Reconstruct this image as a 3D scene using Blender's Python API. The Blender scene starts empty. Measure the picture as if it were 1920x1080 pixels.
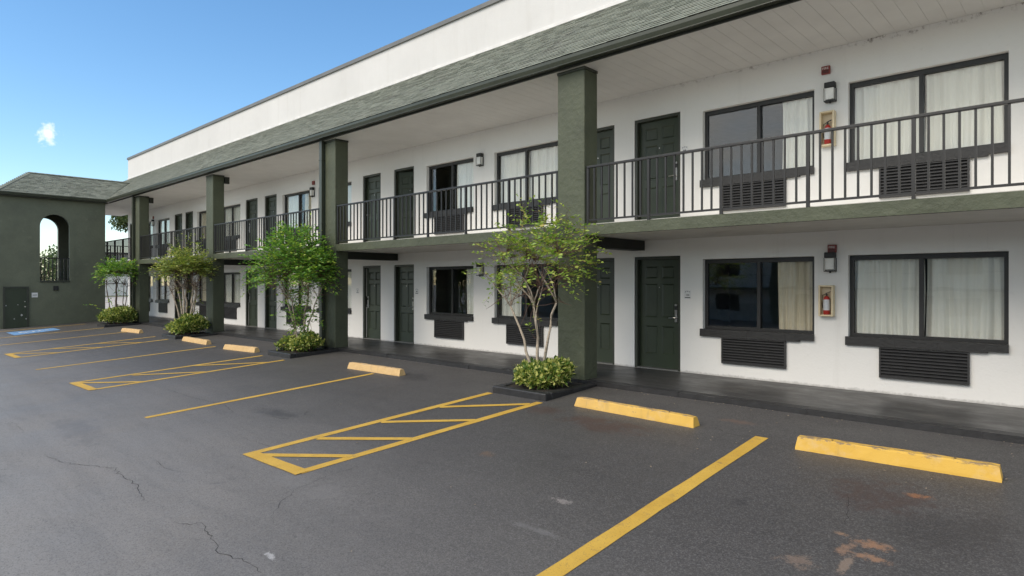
import bpy, math, random
import numpy as np
from mathutils import Vector

# ------------------------------------------------------------------ camera, sky, sun, exposure
S = bpy.context.scene
COL = S.collection
R = math.radians

CAM_YAW = 46.972          # view direction measured from the facade's own direction
cam_d = bpy.data.cameras.new('camera')
cam_d.sensor_fit = 'HORIZONTAL'
cam_d.sensor_width = 36.0
cam_d.lens = 36.0 * 1178.0 / 1920.0
cam_d.shift_y = (540.0 - 531.0) / 1920.0 * -1.0
cam_d.clip_start = 0.05
cam_d.clip_end = 2000.0
cam = bpy.data.objects.new('camera', cam_d)
COL.objects.link(cam)
cam.location = (0.0, 0.0, 1.60)
cam.rotation_euler = (R(90), 0, R(90.0 - CAM_YAW))
S.camera = cam

SUN_ELEV = 42.0
SUN_FROM = Vector((-0.24, -0.97, 0.0)).normalized()      # horizontal direction towards the sun
world = bpy.data.worlds.new('World')
S.world = world
world.use_nodes = True
wt = world.node_tree
for n in list(wt.nodes):
    wt.nodes.remove(n)


def wn(kind, **kw):
    n = wt.nodes.new(kind)
    for k, v in kw.items():
        setattr(n, k, v)
    return n


w_out = wn('ShaderNodeOutputWorld')
w_bg = wn('ShaderNodeBackground')
w_bg.inputs['Strength'].default_value = 0.12
w_sky = wn('ShaderNodeTexSky', sky_type='NISHITA')
w_sky.sun_disc = False
w_sky.sun_elevation = R(SUN_ELEV)
w_sky.sun_rotation = math.atan2(SUN_FROM.x, SUN_FROM.y)
w_sky.air_density = 1.0
w_sky.dust_density = 0.15
w_sky.ozone_density = 1.6
w_tc = wn('ShaderNodeTexCoord')
# broken white cloud: a wide noise, thresholded, the same all round the sky
w_map = wn('ShaderNodeMapping')
w_map.inputs['Scale'].default_value = (1.0, 1.0, 2.6)
w_map.inputs['Location'].default_value = (1.0, 9.4, 2.6)
w_n = wn('ShaderNodeTexNoise')
w_n.inputs['Scale'].default_value = 1.35
w_n.inputs['Detail'].default_value = 7.0
w_n.inputs['Roughness'].default_value = 0.56
w_r = wn('ShaderNodeValToRGB')
w_r.color_ramp.elements[0].position = 0.51
w_r.color_ramp.elements[1].position = 0.70
# one small cumulus puff low over the stair wing
w_dot = wn('ShaderNodeVectorMath', operation='DISTANCE')
w_dot.inputs[1].default_value = (-0.9656, 0.1800, 0.1873)
w_n2 = wn('ShaderNodeTexNoise')
w_n2.inputs['Scale'].default_value = 95.0
w_n2.inputs['Detail'].default_value = 8.0
w_n2.inputs['Roughness'].default_value = 0.62
w_m1 = wn('ShaderNodeMapRange')
w_m1.inputs['From Min'].default_value = 0.0
w_m1.inputs['From Max'].default_value = 0.034
w_m1.inputs['To Min'].default_value = 0.44
w_m1.inputs['To Max'].default_value = -0.38
w_add = wn('ShaderNodeMath', operation='ADD')
w_m2 = wn('ShaderNodeMapRange')
w_m2.inputs['From Min'].default_value = 0.60
w_m2.inputs['From Max'].default_value = 1.06
w_m2.inputs['To Max'].default_value = 0.85
w_max = wn('ShaderNodeMath', operation='MAXIMUM')
w_mix = wn('ShaderNodeMix', data_type='RGBA')
w_mix.inputs['B'].default_value = (6.4, 6.05, 5.5, 1)
L = wt.links.new
L(w_tc.outputs['Generated'], w_map.inputs['Vector'])
L(w_map.outputs['Vector'], w_n.inputs['Vector'])
# the cloud thickens to a loose bank on the far side of the lot (it shows in the window glass)
w_bank = wn('ShaderNodeVectorMath', operation='DOT_PRODUCT')
w_bank.inputs[1].default_value = (0.36, -0.90, 0.25)
w_bm = wn('ShaderNodeMath', operation='MULTIPLY_ADD')
w_bm.inputs[1].default_value = 0.17
L(w_tc.outputs['Generated'], w_bank.inputs[0])
L(w_bank.outputs['Value'], w_bm.inputs[0])
L(w_n.outputs['Fac'], w_bm.inputs[2])
L(w_bm.outputs['Value'], w_r.inputs['Fac'])
L(w_tc.outputs['Generated'], w_dot.inputs[0])
L(w_tc.outputs['Generated'], w_n2.inputs['Vector'])
L(w_dot.outputs['Value'], w_m1.inputs['Value'])
L(w_n2.outputs['Fac'], w_add.inputs[0])
L(w_m1.outputs['Result'], w_add.inputs[1])
L(w_add.outputs['Value'], w_m2.inputs['Value'])
L(w_r.outputs['Color'], w_max.inputs[0])
L(w_m2.outputs['Result'], w_max.inputs[1])
L(w_max.outputs['Value'], w_mix.inputs['Factor'])
w_hs = wn('ShaderNodeHueSaturation')
w_hs.inputs['Hue'].default_value = 0.497
w_hs.inputs['Saturation'].default_value = 1.20
w_hs.inputs['Value'].default_value = 0.81
L(w_sky.outputs['Color'], w_hs.inputs['Color'])
L(w_hs.outputs['Color'], w_mix.inputs['A'])
L(w_mix.outputs['Result'], w_bg.inputs['Color'])
L(w_bg.outputs['Background'], w_out.inputs['Surface'])

sun_d = bpy.data.lights.new('sun', 'SUN')
sun_d.energy = 1.3
sun_d.angle = R(40)
sun_d.color = (1.0, 0.90, 0.77)
sun = bpy.data.objects.new('sun', sun_d)
COL.objects.link(sun)
sv = SUN_FROM * math.cos(R(SUN_ELEV)) + Vector((0, 0, math.sin(R(SUN_ELEV))))
sun.rotation_euler = sv.to_track_quat('Z', 'Y').to_euler()
sun.location = (-10, -30, 40)

S.render.engine = 'CYCLES'
vs = S.view_settings
vs.view_transform = 'Standard'
vs.look = 'None'
vs.gamma = 1.0
vs.use_curve_mapping = False
vs.exposure = 1.12

# ------------------------------------------------------------------ helpers
WL = {}          # world position of every object made by the helpers


class MB:
    """collects shapes in world coordinates; build() links them as ONE mesh object"""

    def __init__(self):
        self.v = []
        self.f = []

    def poly(self, pts):
        i = len(self.v)
        self.v += [tuple(p) for p in pts]
        self.f.append(tuple(range(i, i + len(pts))))

    def box(self, x0, x1, y0, y1, z0, z1):
        i = len(self.v)
        self.v += [(x0, y0, z0), (x1, y0, z0), (x1, y1, z0), (x0, y1, z0),
                   (x0, y0, z1), (x1, y0, z1), (x1, y1, z1), (x0, y1, z1)]
        for q in ((3, 2, 1, 0), (4, 5, 6, 7), (0, 1, 5, 4), (1, 2, 6, 5), (2, 3, 7, 6), (3, 0, 4, 7)):
            self.f.append(tuple(i + k for k in q))

    def hexa(self, p):
        """8 points ordered like a box"""
        i = len(self.v)
        self.v += [tuple(q) for q in p]
        for q in ((3, 2, 1, 0), (4, 5, 6, 7), (0, 1, 5, 4), (1, 2, 6, 5), (2, 3, 7, 6), (3, 0, 4, 7)):
            self.f.append(tuple(i + k for k in q))

    def prism_x(self, prof, x0, x1):
        """closed (y,z) profile, counter-clockwise seen from +x, swept along x"""
        n = len(prof)
        i = len(self.v)
        self.v += [(x0, y, z) for y, z in prof] + [(x1, y, z) for y, z in prof]
        for k in range(n):
            k2 = (k + 1) % n
            self.f.append((i + k, i + n + k, i + n + k2, i + k2)[::-1])
        self.f.append(tuple(range(i, i + n))[::-1])
        self.f.append(tuple(range(i + n, i + 2 * n)))

    def prism_y(self, prof, y0, y1):
        n = len(prof)
        i = len(self.v)
        self.v += [(x, y0, z) for x, z in prof] + [(x, y1, z) for x, z in prof]
        for k in range(n):
            k2 = (k + 1) % n
            self.f.append((i + k, i + k2, i + n + k2, i + n + k))
        self.f.append(tuple(range(i, i + n)))
        self.f.append(tuple(range(i + n, i + 2 * n))[::-1])

    def tube(self, pts, rad, seg=6, cap=True):
        pts = [Vector(p) for p in pts]
        i0 = len(self.v)
        n = len(pts)
        for k, p in enumerate(pts):
            t = (pts[min(k + 1, n - 1)] - pts[max(k - 1, 0)])
            if t.length < 1e-6:
                t = Vector((0, 0, 1))
            t.normalize()
            a = t.orthogonal().normalized() if abs(t.z) > 0.99 else t.cross(Vector((0, 0, 1))).normalized()
            b = t.cross(a)
            r = rad[k] if isinstance(rad, (list, tuple)) else rad
            for s in range(seg):
                an = 2 * math.pi * s / seg
                self.v.append(tuple(p + a * (r * math.cos(an)) + b * (r * math.sin(an))))
        for k in range(n - 1):
            for s in range(seg):
                s2 = (s + 1) % seg
                self.f.append((i0 + k * seg + s, i0 + k * seg + s2, i0 + (k + 1) * seg + s2, i0 + (k + 1) * seg + s))
        if cap:
            self.f.append(tuple(i0 + s for s in range(seg))[::-1])
            self.f.append(tuple(i0 + (n - 1) * seg + s for s in range(seg)))

    def mesh(self, name, origin=(0, 0, 0)):
        o = Vector(origin)
        m = bpy.data.meshes.new(name)
        m.from_pydata([tuple(Vector(p) - o) for p in self.v], [], self.f)
        m.update()
        return m

    def build(self, name, mat, parent=None, origin=None, smooth=False, bevel=0.0, label=None):
        if origin is None:
            origin = WL[parent.name] if parent else Vector((0, 0, 0))
        me = self.mesh(name, origin)
        ob = link(name, me, mat, parent, origin)
        if smooth:
            me.polygons.foreach_set('use_smooth', [True] * len(me.polygons))
        if bevel:
            b = ob.modifiers.new('bevel', 'BEVEL')
            b.width = bevel
            b.segments = 2
            b.limit_method = 'ANGLE'
        if label:
            ob['label'] = label
        return ob


def link(name, me, mat, parent=None, world=(0, 0, 0)):
    ob = bpy.data.objects.new(name, me)
    COL.objects.link(ob)
    if me is not None and mat is not None and not me.materials:
        me.materials.append(mat)
    w = Vector(world)
    WL[ob.name] = w
    if parent:
        ob.parent = parent
        ob.location = w - WL[parent.name]
    else:
        ob.location = w
    return ob


def tag(ob, label, cat, group=None, kind=None):
    if label:
        ob['label'] = label
    if cat:
        ob['category'] = cat
    if group:
        ob['group'] = group
    if kind:
        ob['kind'] = kind
    return ob


def thing(name, label, cat, loc, group=None):
    return tag(link(name, None, None, None, loc), label, cat, group)


def part_at(name, me, parent, world):
    """a part that shares an existing mesh, origin at `world`"""
    return link(name, me, None, parent, world)


rng = random.Random(11)

# ------------------------------------------------------------------ materials


class M:
    def __init__(self, name):
        self.m = bpy.data.materials.new(name)
        self.m.use_nodes = True
        self.t = self.m.node_tree
        self.b = self.t.nodes['Principled BSDF']
        self.tc = self.t.nodes.new('ShaderNodeTexCoord')
        self.geo = self.t.nodes.new('ShaderNodeNewGeometry')

    def n(self, kind, **kw):
        nd = self.t.nodes.new(kind)
        for k, v in kw.items():
            setattr(nd, k, v)
        return nd

    def l(self, a, b):
        self.t.links.new(a, b)

    def noise(self, scale, detail=4.0, rough=0.55, vec=None, stretch=None):
        nd = self.n('ShaderNodeTexNoise')
        nd.inputs['Scale'].default_value = scale
        nd.inputs['Detail'].default_value = detail
        nd.inputs['Roughness'].default_value = rough
        v = vec or self.geo.outputs['Position']
        if stretch:
            mp = self.n('ShaderNodeMapping')
            mp.inputs['Scale'].default_value = stretch
            self.l(v, mp.inputs['Vector'])
            v = mp.outputs['Vector']
        self.l(v, nd.inputs['Vector'])
        return nd.outputs['Fac']

    def ramp(self, fac, stops):
        nd = self.n('ShaderNodeValToRGB')
        e = nd.color_ramp.elements
        while len(e) < len(stops):
            e.new(0.5)
        for k, (p, c) in enumerate(stops):
            e[k].position = p
            e[k].color = (c, c, c, 1) if isinstance(c, (int, float)) else (*c, 1)
        self.l(fac, nd.inputs['Fac'])
        return nd.outputs['Color']

    def mix(self, fac, a, b, blend='MIX'):
        nd = self.n('ShaderNodeMix', data_type='RGBA', blend_type=blend)
        for k, v in (('Factor', fac), ('A', a), ('B', b)):
            if isinstance(v, (int, float)):
                if k == 'Factor':
                    nd.inputs['Factor'].default_value = v
                else:
                    nd.inputs[k].default_value = (v, v, v, 1)
            elif isinstance(v, tuple):
                nd.inputs[k].default_value = (*v, 1)
            else:
                self.l(v, nd.inputs[k])
        return nd.outputs['Result']

    def math(self, op, a, b=None, clamp=False):
        nd = self.n('ShaderNodeMath', operation=op)
        nd.use_clamp = clamp
        for k, v in ((0, a), (1, b)):
            if v is None:
                continue
            if isinstance(v, (int, float)):
                nd.inputs[k].default_value = v
            else:
                self.l(v, nd.inputs[k])
        return nd.outputs['Value']

    def maprange(self, v, a, b, c=0.0, d=1.0):
        nd = self.n('ShaderNodeMapRange')
        nd.interpolation_type = 'SMOOTHSTEP'
        for k, x in (('From Min', a), ('From Max', b), ('To Min', c), ('To Max', d)):
            nd.inputs[k].default_value = x
        self.l(v, nd.inputs['Value'])
        return nd.outputs['Result']

    def bump(self, h, strength=0.3, dist=0.01, prev=None):
        nd = self.n('ShaderNodeBump')
        nd.inputs['Strength'].default_value = strength
        nd.inputs['Distance'].default_value = dist
        self.l(h, nd.inputs['Height'])
        if prev:
            self.l(prev, nd.inputs['Normal'])
        self.l(nd.outputs['Normal'], self.b.inputs['Normal'])
        return nd.outputs['Normal']

    def color(self, c):
        if isinstance(c, tuple):
            self.b.inputs['Base Color'].default_value = (*c, 1)
        else:
            self.l(c, self.b.inputs['Base Color'])

    def rough(self, r):
        if isinstance(r, (int, float)):
            self.b.inputs['Roughness'].default_value = r
        else:
            self.l(r, self.b.inputs['Roughness'])


def simple(name, col, rough=0.6, var=0.12, scale=6.0, bump=0.0, bscale=60.0, bdist=0.004, metal=0.0, spec=None):
    m = M(name)
    f = m.noise(scale, 5.0)
    a = tuple(c * (1 - var) for c in col)
    b = tuple(min(1.0, c * (1 + var)) for c in col)
    m.color(m.ramp(f, [(0.3, a), (0.7, b)]))
    m.rough(rough)
    m.b.inputs['Metallic'].default_value = metal
    if spec is not None:
        m.b.inputs['Specular IOR Level'].default_value = spec
    if bump:
        m.bump(m.noise(bscale, 4.0), bump, bdist)
    return m.m


def mat_white_wall():
    m = M('white_stucco')
    big = m.noise(0.7, 6.0, 0.6)
    fine = m.noise(14.0, 4.0)
    c = m.ramp(big, [(0.3, (0.775, 0.765, 0.735)), (0.7, (0.82, 0.81, 0.78))])
    c = m.mix(m.maprange(fine, 0.60, 0.75, 0.0, 0.10), c, (0.50, 0.48, 0.44))
    sep = m.n('ShaderNodeSeparateXYZ')
    m.l(m.geo.outputs['Position'], sep.inputs['Vector'])
    # mildew specks along the joint under the soffit
    near = m.maprange(m.math('ADD', sep.outputs['Z'], m.math('MULTIPLY', m.math('SUBTRACT', m.noise(0.8, 3.0), 0.55), 0.22)), 5.10, 5.21, 0.0, 1.0)
    above = m.maprange(sep.outputs['Z'], 5.22, 5.25, 1.0, 0.0)
    nz = m.noise(11.0, 6.0, 0.7)
    mk = m.math('MULTIPLY', m.math('MULTIPLY', near, above), m.maprange(nz, 0.50, 0.64))
    mk = m.math('MULTIPLY', mk, m.maprange(sep.outputs['X'], -6.5, -3.2, 0.22, 1.0))
    c = m.mix(m.math('MULTIPLY', mk, 0.8), c, (0.13, 0.095, 0.07))
    # splash dirt in a thin ragged line over the walkway
    lo = m.maprange(m.math('ADD', sep.outputs['Z'], m.math('MULTIPLY', nz, 0.10)), 0.05, 0.10, 1.0, 0.0)
    c = m.mix(m.math('MULTIPLY', lo, 0.55), c, (0.25, 0.24, 0.22))
    # parapet colour greyed to tone down the sun on it, then rain streaks
    st = m.noise(1.0, 5.0, 0.65, stretch=(3.2, 1.0, 0.22))
    hi = m.maprange(sep.outputs['Z'], 7.0, 7.1)
    c = m.mix(m.math('MULTIPLY', hi, 0.85), c, m.ramp(m.noise(0.6, 6.0, 0.65), [(0.3, (0.535, 0.53, 0.515)), (0.7, (0.60, 0.595, 0.58))]))
    c = m.mix(m.math('MULTIPLY', m.math('MULTIPLY', hi, m.maprange(st, 0.52, 0.72)), 0.16), c, (0.42, 0.40, 0.36))
    dr = m.noise(1.0, 6.0, 0.7, stretch=(5.0, 1.0, 0.35))
    c = m.mix(m.maprange(dr, 0.56, 0.78, 0.0, 0.14), c, (0.45, 0.43, 0.39))
    m.color(c)
    m.rough(0.75)
    h = m.mix(0.5, m.noise(28.0, 5.0, 0.6), m.noise(7.0, 3.0))
    m.bump(h, 0.35, 0.012)
    return m.m


def mat_green(name, col, spread=0.22, bs=0.55):
    m = M(name)
    big = m.noise(1.3, 6.0, 0.62)
    c = m.ramp(big, [(0.3, tuple(x * (1 - spread) for x in col)), (0.72, tuple(x * (1 + spread) for x in col))])
    patch = m.noise(5.0, 5.0, 0.6)
    c = m.mix(m.maprange(patch, 0.58, 0.72, 0.0, 0.22), c, tuple(x * 1.7 for x in col))
    sep = m.n('ShaderNodeSeparateXYZ')
    m.l(m.geo.outputs['Position'], sep.inputs['Vector'])
    m.color(c)
    m.rough(0.62)
    v = m.n('ShaderNodeTexVoronoi')
    v.inputs['Scale'].default_value = 9.0
    m.l(m.geo.outputs['Position'], v.inputs['Vector'])
    h = m.mix(0.35, m.noise(16.0, 5.0, 0.65), v.outputs['Distance'])
    m.bump(h, bs, 0.03)
    return m.m


def mat_shingle(name):
    m = M(name)
    oi = m.n('ShaderNodeObjectInfo')
    isl = m.math('FRACT', m.math('ADD', m.geo.outputs['Random Per Island'], oi.outputs['Random']))
    c = m.ramp(isl, [(0.0, (0.172, 0.190, 0.146)), (0.45, (0.208, 0.226, 0.178)), (0.8, (0.248, 0.264, 0.210)), (1.0, (0.185, 0.192, 0.155))])
    big = m.noise(0.9, 5.0, 0.6)
    c = m.mix(m.maprange(big, 0.55, 0.75, 0.0, 0.35), c, (0.085, 0.085, 0.075))
    g = m.noise(230.0, 2.0)
    c = m.mix(m.maprange(g, 0.35, 0.7, 0.0, 0.30), c, (0.30, 0.31, 0.28))
    m.color(c)
    m.rough(0.9)
    m.bump(m.noise(160.0, 3.0), 0.4, 0.006)
    return m.m


def mat_asphalt():
    m = M('asphalt')
    P = m.geo.outputs['Position']
    big = m.noise(0.33, 6.0, 0.6)
    med = m.noise(1.5, 7.0, 0.66, stretch=(0.34, 2.6, 1.0))
    sep = m.n('ShaderNodeSeparateXYZ')
    m.l(P, sep.inputs['Vector'])
    # paler along the driving lane, darker in the stalls and to the right
    yy = m.math('ADD', sep.outputs['Y'], m.math('MULTIPLY', m.math('SUBTRACT', big, 0.5), 4.0))
    yy = m.math('ADD', yy, m.math('MULTIPLY', m.maprange(sep.outputs['X'], -9.0, -2.0, 0.0, 1.0), 1.6))
    lane = m.maprange(yy, 6.4, 1.0, 0.0, 1.0)
    stall = m.ramp(big, [(0.30, (0.058, 0.0545, 0.051)), (0.70, (0.080, 0.0755, 0.071))])
    paler = m.ramp(big, [(0.30, (0.215, 0.200, 0.182)), (0.70, (0.255, 0.239, 0.219))])
    c = m.mix(lane, stall, paler)
    c = m.mix(m.maprange(med, 0.40, 0.74, 0.0, 0.42), c, m.mix(0.42, c, (0.03, 0.03, 0.03)))
    wn_ = m.n('ShaderNodeTexVoronoi')
    wn_.inputs['Scale'].default_value = 120.0
    m.l(P, wn_.inputs['Vector'])
    sepc = m.n('ShaderNodeSeparateColor')
    m.l(wn_.outputs['Color'], sepc.inputs['Color'])
    fine = m.math('ADD', m.math('MULTIPLY', sepc.outputs['Red'], 0.55), m.math('MULTIPLY', m.noise(45.0, 4.0, 0.7), 0.45))
    c = m.mix(m.maprange(fine, 0.5, 0.80, 0.0, 0.50), c, m.mix(0.40, c, (0.34, 0.33, 0.315)))
    c = m.mix(m.maprange(fine, 0.46, 0.18, 0.0, 0.70), c, m.mix(0.60, c, (0.02, 0.02, 0.02)))
    pale = m.noise(3.4, 6.0, 0.7)
    c = m.mix(m.maprange(pale, 0.66, 0.82, 0.0, 0.22), c, (0.24, 0.232, 0.22))
    # long hairline cracks
    v = m.n('ShaderNodeTexVoronoi', feature='DISTANCE_TO_EDGE')
    v.inputs['Scale'].default_value = 0.42
    nv = m.n('ShaderNodeTexNoise')
    nv.inputs['Scale'].default_value = 2.6
    nv.inputs['Detail'].default_value = 7.0
    nv.inputs['Roughness'].default_value = 0.65
    m.l(P, nv.inputs['Vector'])
    off = m.n('ShaderNodeVectorMath', operation='MULTIPLY_ADD')
    off.inputs[1].default_value = (1.1, 1.1, 0.0)
    m.l(nv.outputs['Color'], off.inputs[0])
    m.l(P, off.inputs[2])
    m.l(off.outputs['Vector'], v.inputs['Vector'])
    ck = m.maprange(v.outputs['Distance'], 0.0, 0.0045, 1.0, 0.0)
    ck = m.math('MULTIPLY', ck, m.maprange(m.noise(0.55, 3.0), 0.50, 0.60))
    c = m.mix(m.math('MULTIPLY', ck, 0.35), c, (0.03, 0.03, 0.03))

    # worn and stained places, each where the surface has it
    def blot(cx, cy, rx, ry, col, amt, ns, lo, hi):
        nonlocal c
        mp = m.n('ShaderNodeMapping')
        mp.vector_type = 'TEXTURE'
        mp.inputs['Location'].default_value = (cx, cy, 0)
        mp.inputs['Scale'].default_value = (rx, ry, 50)
        m.l(P, mp.inputs['Vector'])
        ln = m.n('ShaderNodeVectorMath', operation='LENGTH')
        m.l(mp.outputs['Vector'], ln.inputs[0])
        d = m.maprange(ln.outputs['Value'], 0.0, 1.35, 1.0, 0.0)
        nz = m.math('ADD', m.math('MULTIPLY', m.noise(ns * 0.55, 6.0, 0.72), 0.6), m.math('MULTIPLY', m.noise(ns * 4.0, 4.0, 0.75), 0.4))
        k = m.maprange(m.math('ADD', d, m.math('MULTIPLY', m.math('SUBTRACT', nz, 0.5), 3.6)), lo + 0.18, hi + 0.38, 0.0, amt)
        k = m.math('MULTIPLY', k, m.maprange(ln.outputs['Value'], 1.0, 1.5, 1.0, 0.0))
        c = m.mix(k, c, col)
    blot(-1.18, 5.02, 0.22, 0.13, (0.38, 0.20, 0.105), 0.6, 30.0, 0.38, 0.62)
    blot(-1.13, 4.80, 0.20, 0.10, (0.38, 0.21, 0.115), 0.6, 30.0, 0.38, 0.62)
    blot(-1.30, 4.83, 0.09, 0.22, (0.34, 0.20, 0.12), 0.55, 32.0, 0.38, 0.62)
    blot(-1.40, 5.07, 0.10, 0.06, (0.40, 0.23, 0.125), 0.6, 32.0, 0.38, 0.62)
    blot(-1.24, 4.60, 0.06, 0.26, (0.30, 0.22, 0.16), 0.55, 28.0, 0.34, 0.5)
    blot(-1.50, 4.45, 0.22, 0.20, (0.24, 0.17, 0.125), 0.5, 20.0, 0.42, 0.60)
    blot(-1.42, 6.0, 0.70, 0.60, (0.060, 0.037, 0.030), 0.6, 5.0, 0.32, 0.66)
    blot(-1.10, 6.22, 0.20, 0.09, (0.30, 0.13, 0.055), 0.7, 20.0, 0.40, 0.60)
    blot(-4.6, 6.55, 1.1, 0.45, (0.066, 0.036, 0.028), 0.6, 4.5, 0.30, 0.64)
    blot(-5.6, 6.7, 0.5, 0.4, (0.066, 0.036, 0.028), 0.5, 5.2, 0.30, 0.64)
    blot(-3.2, 7.62, 0.42, 0.14, (0.15, 0.10, 0.075), 0.6, 8.0, 0.38, 0.58)
    blot(-3.41, 4.30, 0.20, 0.10, (0.32, 0.29, 0.265), 0.6, 18.0, 0.44, 0.66)
    blot(-3.2, 3.72, 0.45, 0.08, (0.20, 0.195, 0.19), 0.4, 14.0, 0.42, 0.70)
    blot(-4.46, 2.17, 0.17, 0.05, (0.45, 0.44, 0.43), 0.75, 26.0, 0.46, 0.62)
    blot(-0.9, 5.6, 1.0, 0.9, (0.036, 0.033, 0.031), 0.45, 4.0, 0.36, 0.75)
    blot(-4.9, 4.85, 0.16, 0.14, (0.16, 0.10, 0.06), 0.5, 12.0, 0.40, 0.6)
    blot(-8.8, 4.35, 0.95, 0.30, (0.045, 0.043, 0.042), 0.55, 6.0, 0.34, 0.62)
    blot(-4.2, 5.3, 0.5, 0.16, (0.045, 0.043, 0.042), 0.4, 7.0, 0.36, 0.64)
    blot(-2.2, 5.2, 0.16, 0.14, (0.035, 0.034, 0.034), 0.5, 9.0, 0.36, 0.60)
    blot(-5.5, 3.1, 1.6, 0.35, (0.20, 0.19, 0.18), 0.35, 5.0, 0.36, 0.70)
    blot(-10.5, 2.2, 2.4, 0.5, (0.12, 0.115, 0.11), 0.45, 3.0, 0.36, 0.70)
    blot(-9.4, 7.3, 1.2, 0.5, (0.036, 0.034, 0.034), 0.6, 3.0, 0.32, 0.62)
    m.color(c)
    m.rough(m.ramp(m.noise(0.9, 4.0), [(0.3, 0.50), (0.7, 0.66)]))
    m.b.inputs['Specular IOR Level'].default_value = 0.42
    m.bump(m.noise(150.0, 4.0, 0.7), 0.35, 0.004)
    return m.m


def mat_walkway():
    m = M('painted_concrete')
    a = m.noise(0.8, 6.0, 0.6, stretch=(1.0, 1.5, 1.0))
    b = m.noise(2.2, 7.0, 0.68, stretch=(0.8, 1.3, 1.0))
    c = m.ramp(a, [(0.3, (0.030, 0.030, 0.030)), (0.7, (0.050, 0.049, 0.048))])
    c = m.mix(m.maprange(b, 0.58, 0.80, 0.0, 0.55), c, (0.135, 0.130, 0.118))
    f = m.noise(60.0, 4.0)
    c = m.mix(m.maprange(f, 0.55, 0.75, 0.0, 0.3), c, (0.11, 0.11, 0.105))
    sc = m.noise(1.3, 7.0, 0.74, stretch=(0.7, 1.6, 1.0))
    c = m.mix(m.maprange(sc, 0.56, 0.74, 0.0, 0.55), c, (0.17, 0.155, 0.13))
    m.color(c)
    m.rough(m.ramp(b, [(0.35, 0.34), (0.7, 0.55)]))
    m.b.inputs['Specular IOR Level'].default_value = 0.35
    m.bump(m.noise(9.0, 5.0), 0.10, 0.01)
    return m.m


def mat_yellow_line():
    m = M('yellow_road_paint')
    a = m.noise(3.0, 5.0)
    c = m.ramp(a, [(0.3, (0.52, 0.31, 0.040)), (0.7, (0.62, 0.39, 0.062))])
    f = m.noise(75.0, 5.0, 0.75)
    c = m.mix(m.maprange(f, 0.54, 0.68, 0.0, 0.75), c, (0.13, 0.10, 0.065))
    p = m.noise(7.0, 6.0, 0.7)
    c = m.mix(m.maprange(p, 0.56, 0.72, 0.0, 0.6), c, (0.22, 0.15, 0.075))
    m.color(c)
    m.rough(0.7)
    m.bump(f, 0.3, 0.003)
    return m.m


def mat_stop():
    m = M('yellow_concrete_paint')
    a = m.noise(2.2, 5.0)
    c = m.ramp(a, [(0.3, (0.58, 0.34, 0.045)), (0.72, (0.68, 0.425, 0.075))])
    sep = m.n('ShaderNodeSeparateXYZ')
    m.l(m.tc.outputs['Generated'], sep.inputs['Vector'])
    n1 = m.noise(9.0, 8.0, 0.78, stretch=(0.7, 1.6, 2.0))
    # paint rubbed off along the top edge and the foot
    top = m.maprange(sep.outputs['Z'], 0.72, 1.0)
    c = m.mix(m.math('MULTIPLY', m.maprange(m.math('ADD', n1, m.math('MULTIPLY', top, 0.17)), 0.62, 0.72), 0.85), c, (0.16, 0.125, 0.095))
    foot = m.maprange(sep.outputs['Z'], 0.0, 0.22, 1.0, 0.0)
    c = m.mix(m.math('MULTIPLY', m.maprange(m.math('ADD', n1, m.math('MULTIPLY', foot, 0.25)), 0.60, 0.78), 0.7), c, (0.16, 0.10, 0.06))
    pale = m.noise(5.0, 6.0, 0.7)
    c = m.mix(m.maprange(pale, 0.50, 0.75, 0.0, 0.45), c, (0.60, 0.45, 0.26))
    # stops farther along the row have faded more
    sx = m.n('ShaderNodeSeparateXYZ')
    m.l(m.geo.outputs['Position'], sx.inputs['Vector'])
    c = m.mix(m.maprange(sx.outputs['X'], -2.5, -9.0, 0.0, 0.70), c, m.ramp(n1, [(0.3, (0.50, 0.34, 0.19)), (0.7, (0.66, 0.47, 0.26))]))
    ty = m.noise(1.0, 6.0, 0.7, stretch=(7.0, 2.0, 1.0))
    c = m.mix(m.maprange(ty, 0.54, 0.74, 0.0, 0.38), c, (0.20, 0.155, 0.10))
    m.color(c)
    m.rough(0.75)
    m.bump(m.noise(70.0, 5.0), 0.4, 0.006)
    return m.m


def mat_glass():
    m = M('window_glass')
    t = m.t
    out = t.nodes['Material Output']
    # Schlick reflectance from the angle alone, the same on both faces of the thin pane
    dt = m.n('ShaderNodeVectorMath', operation='DOT_PRODUCT')
    m.l(m.geo.outputs['Normal'], dt.inputs[0])
    m.l(m.geo.outputs['Incoming'], dt.inputs[1])
    cs_ = m.math('SUBTRACT', 1.0, m.math('ABSOLUTE', dt.outputs['Value']), clamp=True)
    refl = m.math('ADD', 0.052, m.math('MULTIPLY', 0.9, m.math('POWER', cs_, 5.0)))
    tr = m.n('ShaderNodeBsdfTransparent')
    tr.inputs['Color'].default_value = (0.97, 0.98, 0.97, 1)
    gl = m.n('ShaderNodeBsdfGlossy')
    gl.inputs['Roughness'].default_value = 0.015
    gl.inputs['Color'].default_value = (0.95, 0.95, 0.95, 1)
    bp = m.n('ShaderNodeBump')
    bp.inputs['Strength'].default_value = 0.05
    bp.inputs['Distance'].default_value = 0.02
    m.l(m.noise(1.6, 2.0), bp.inputs['Height'])
    m.l(bp.outputs['Normal'], gl.inputs['Normal'])
    mx = m.n('ShaderNodeMixShader')
    m.l(refl, mx.inputs['Fac'])
    m.l(tr.outputs['BSDF'], mx.inputs[1])
    m.l(gl.outputs['BSDF'], mx.inputs[2])
    m.l(mx.outputs['Shader'], out.inputs['Surface'])
    return m.m


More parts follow.
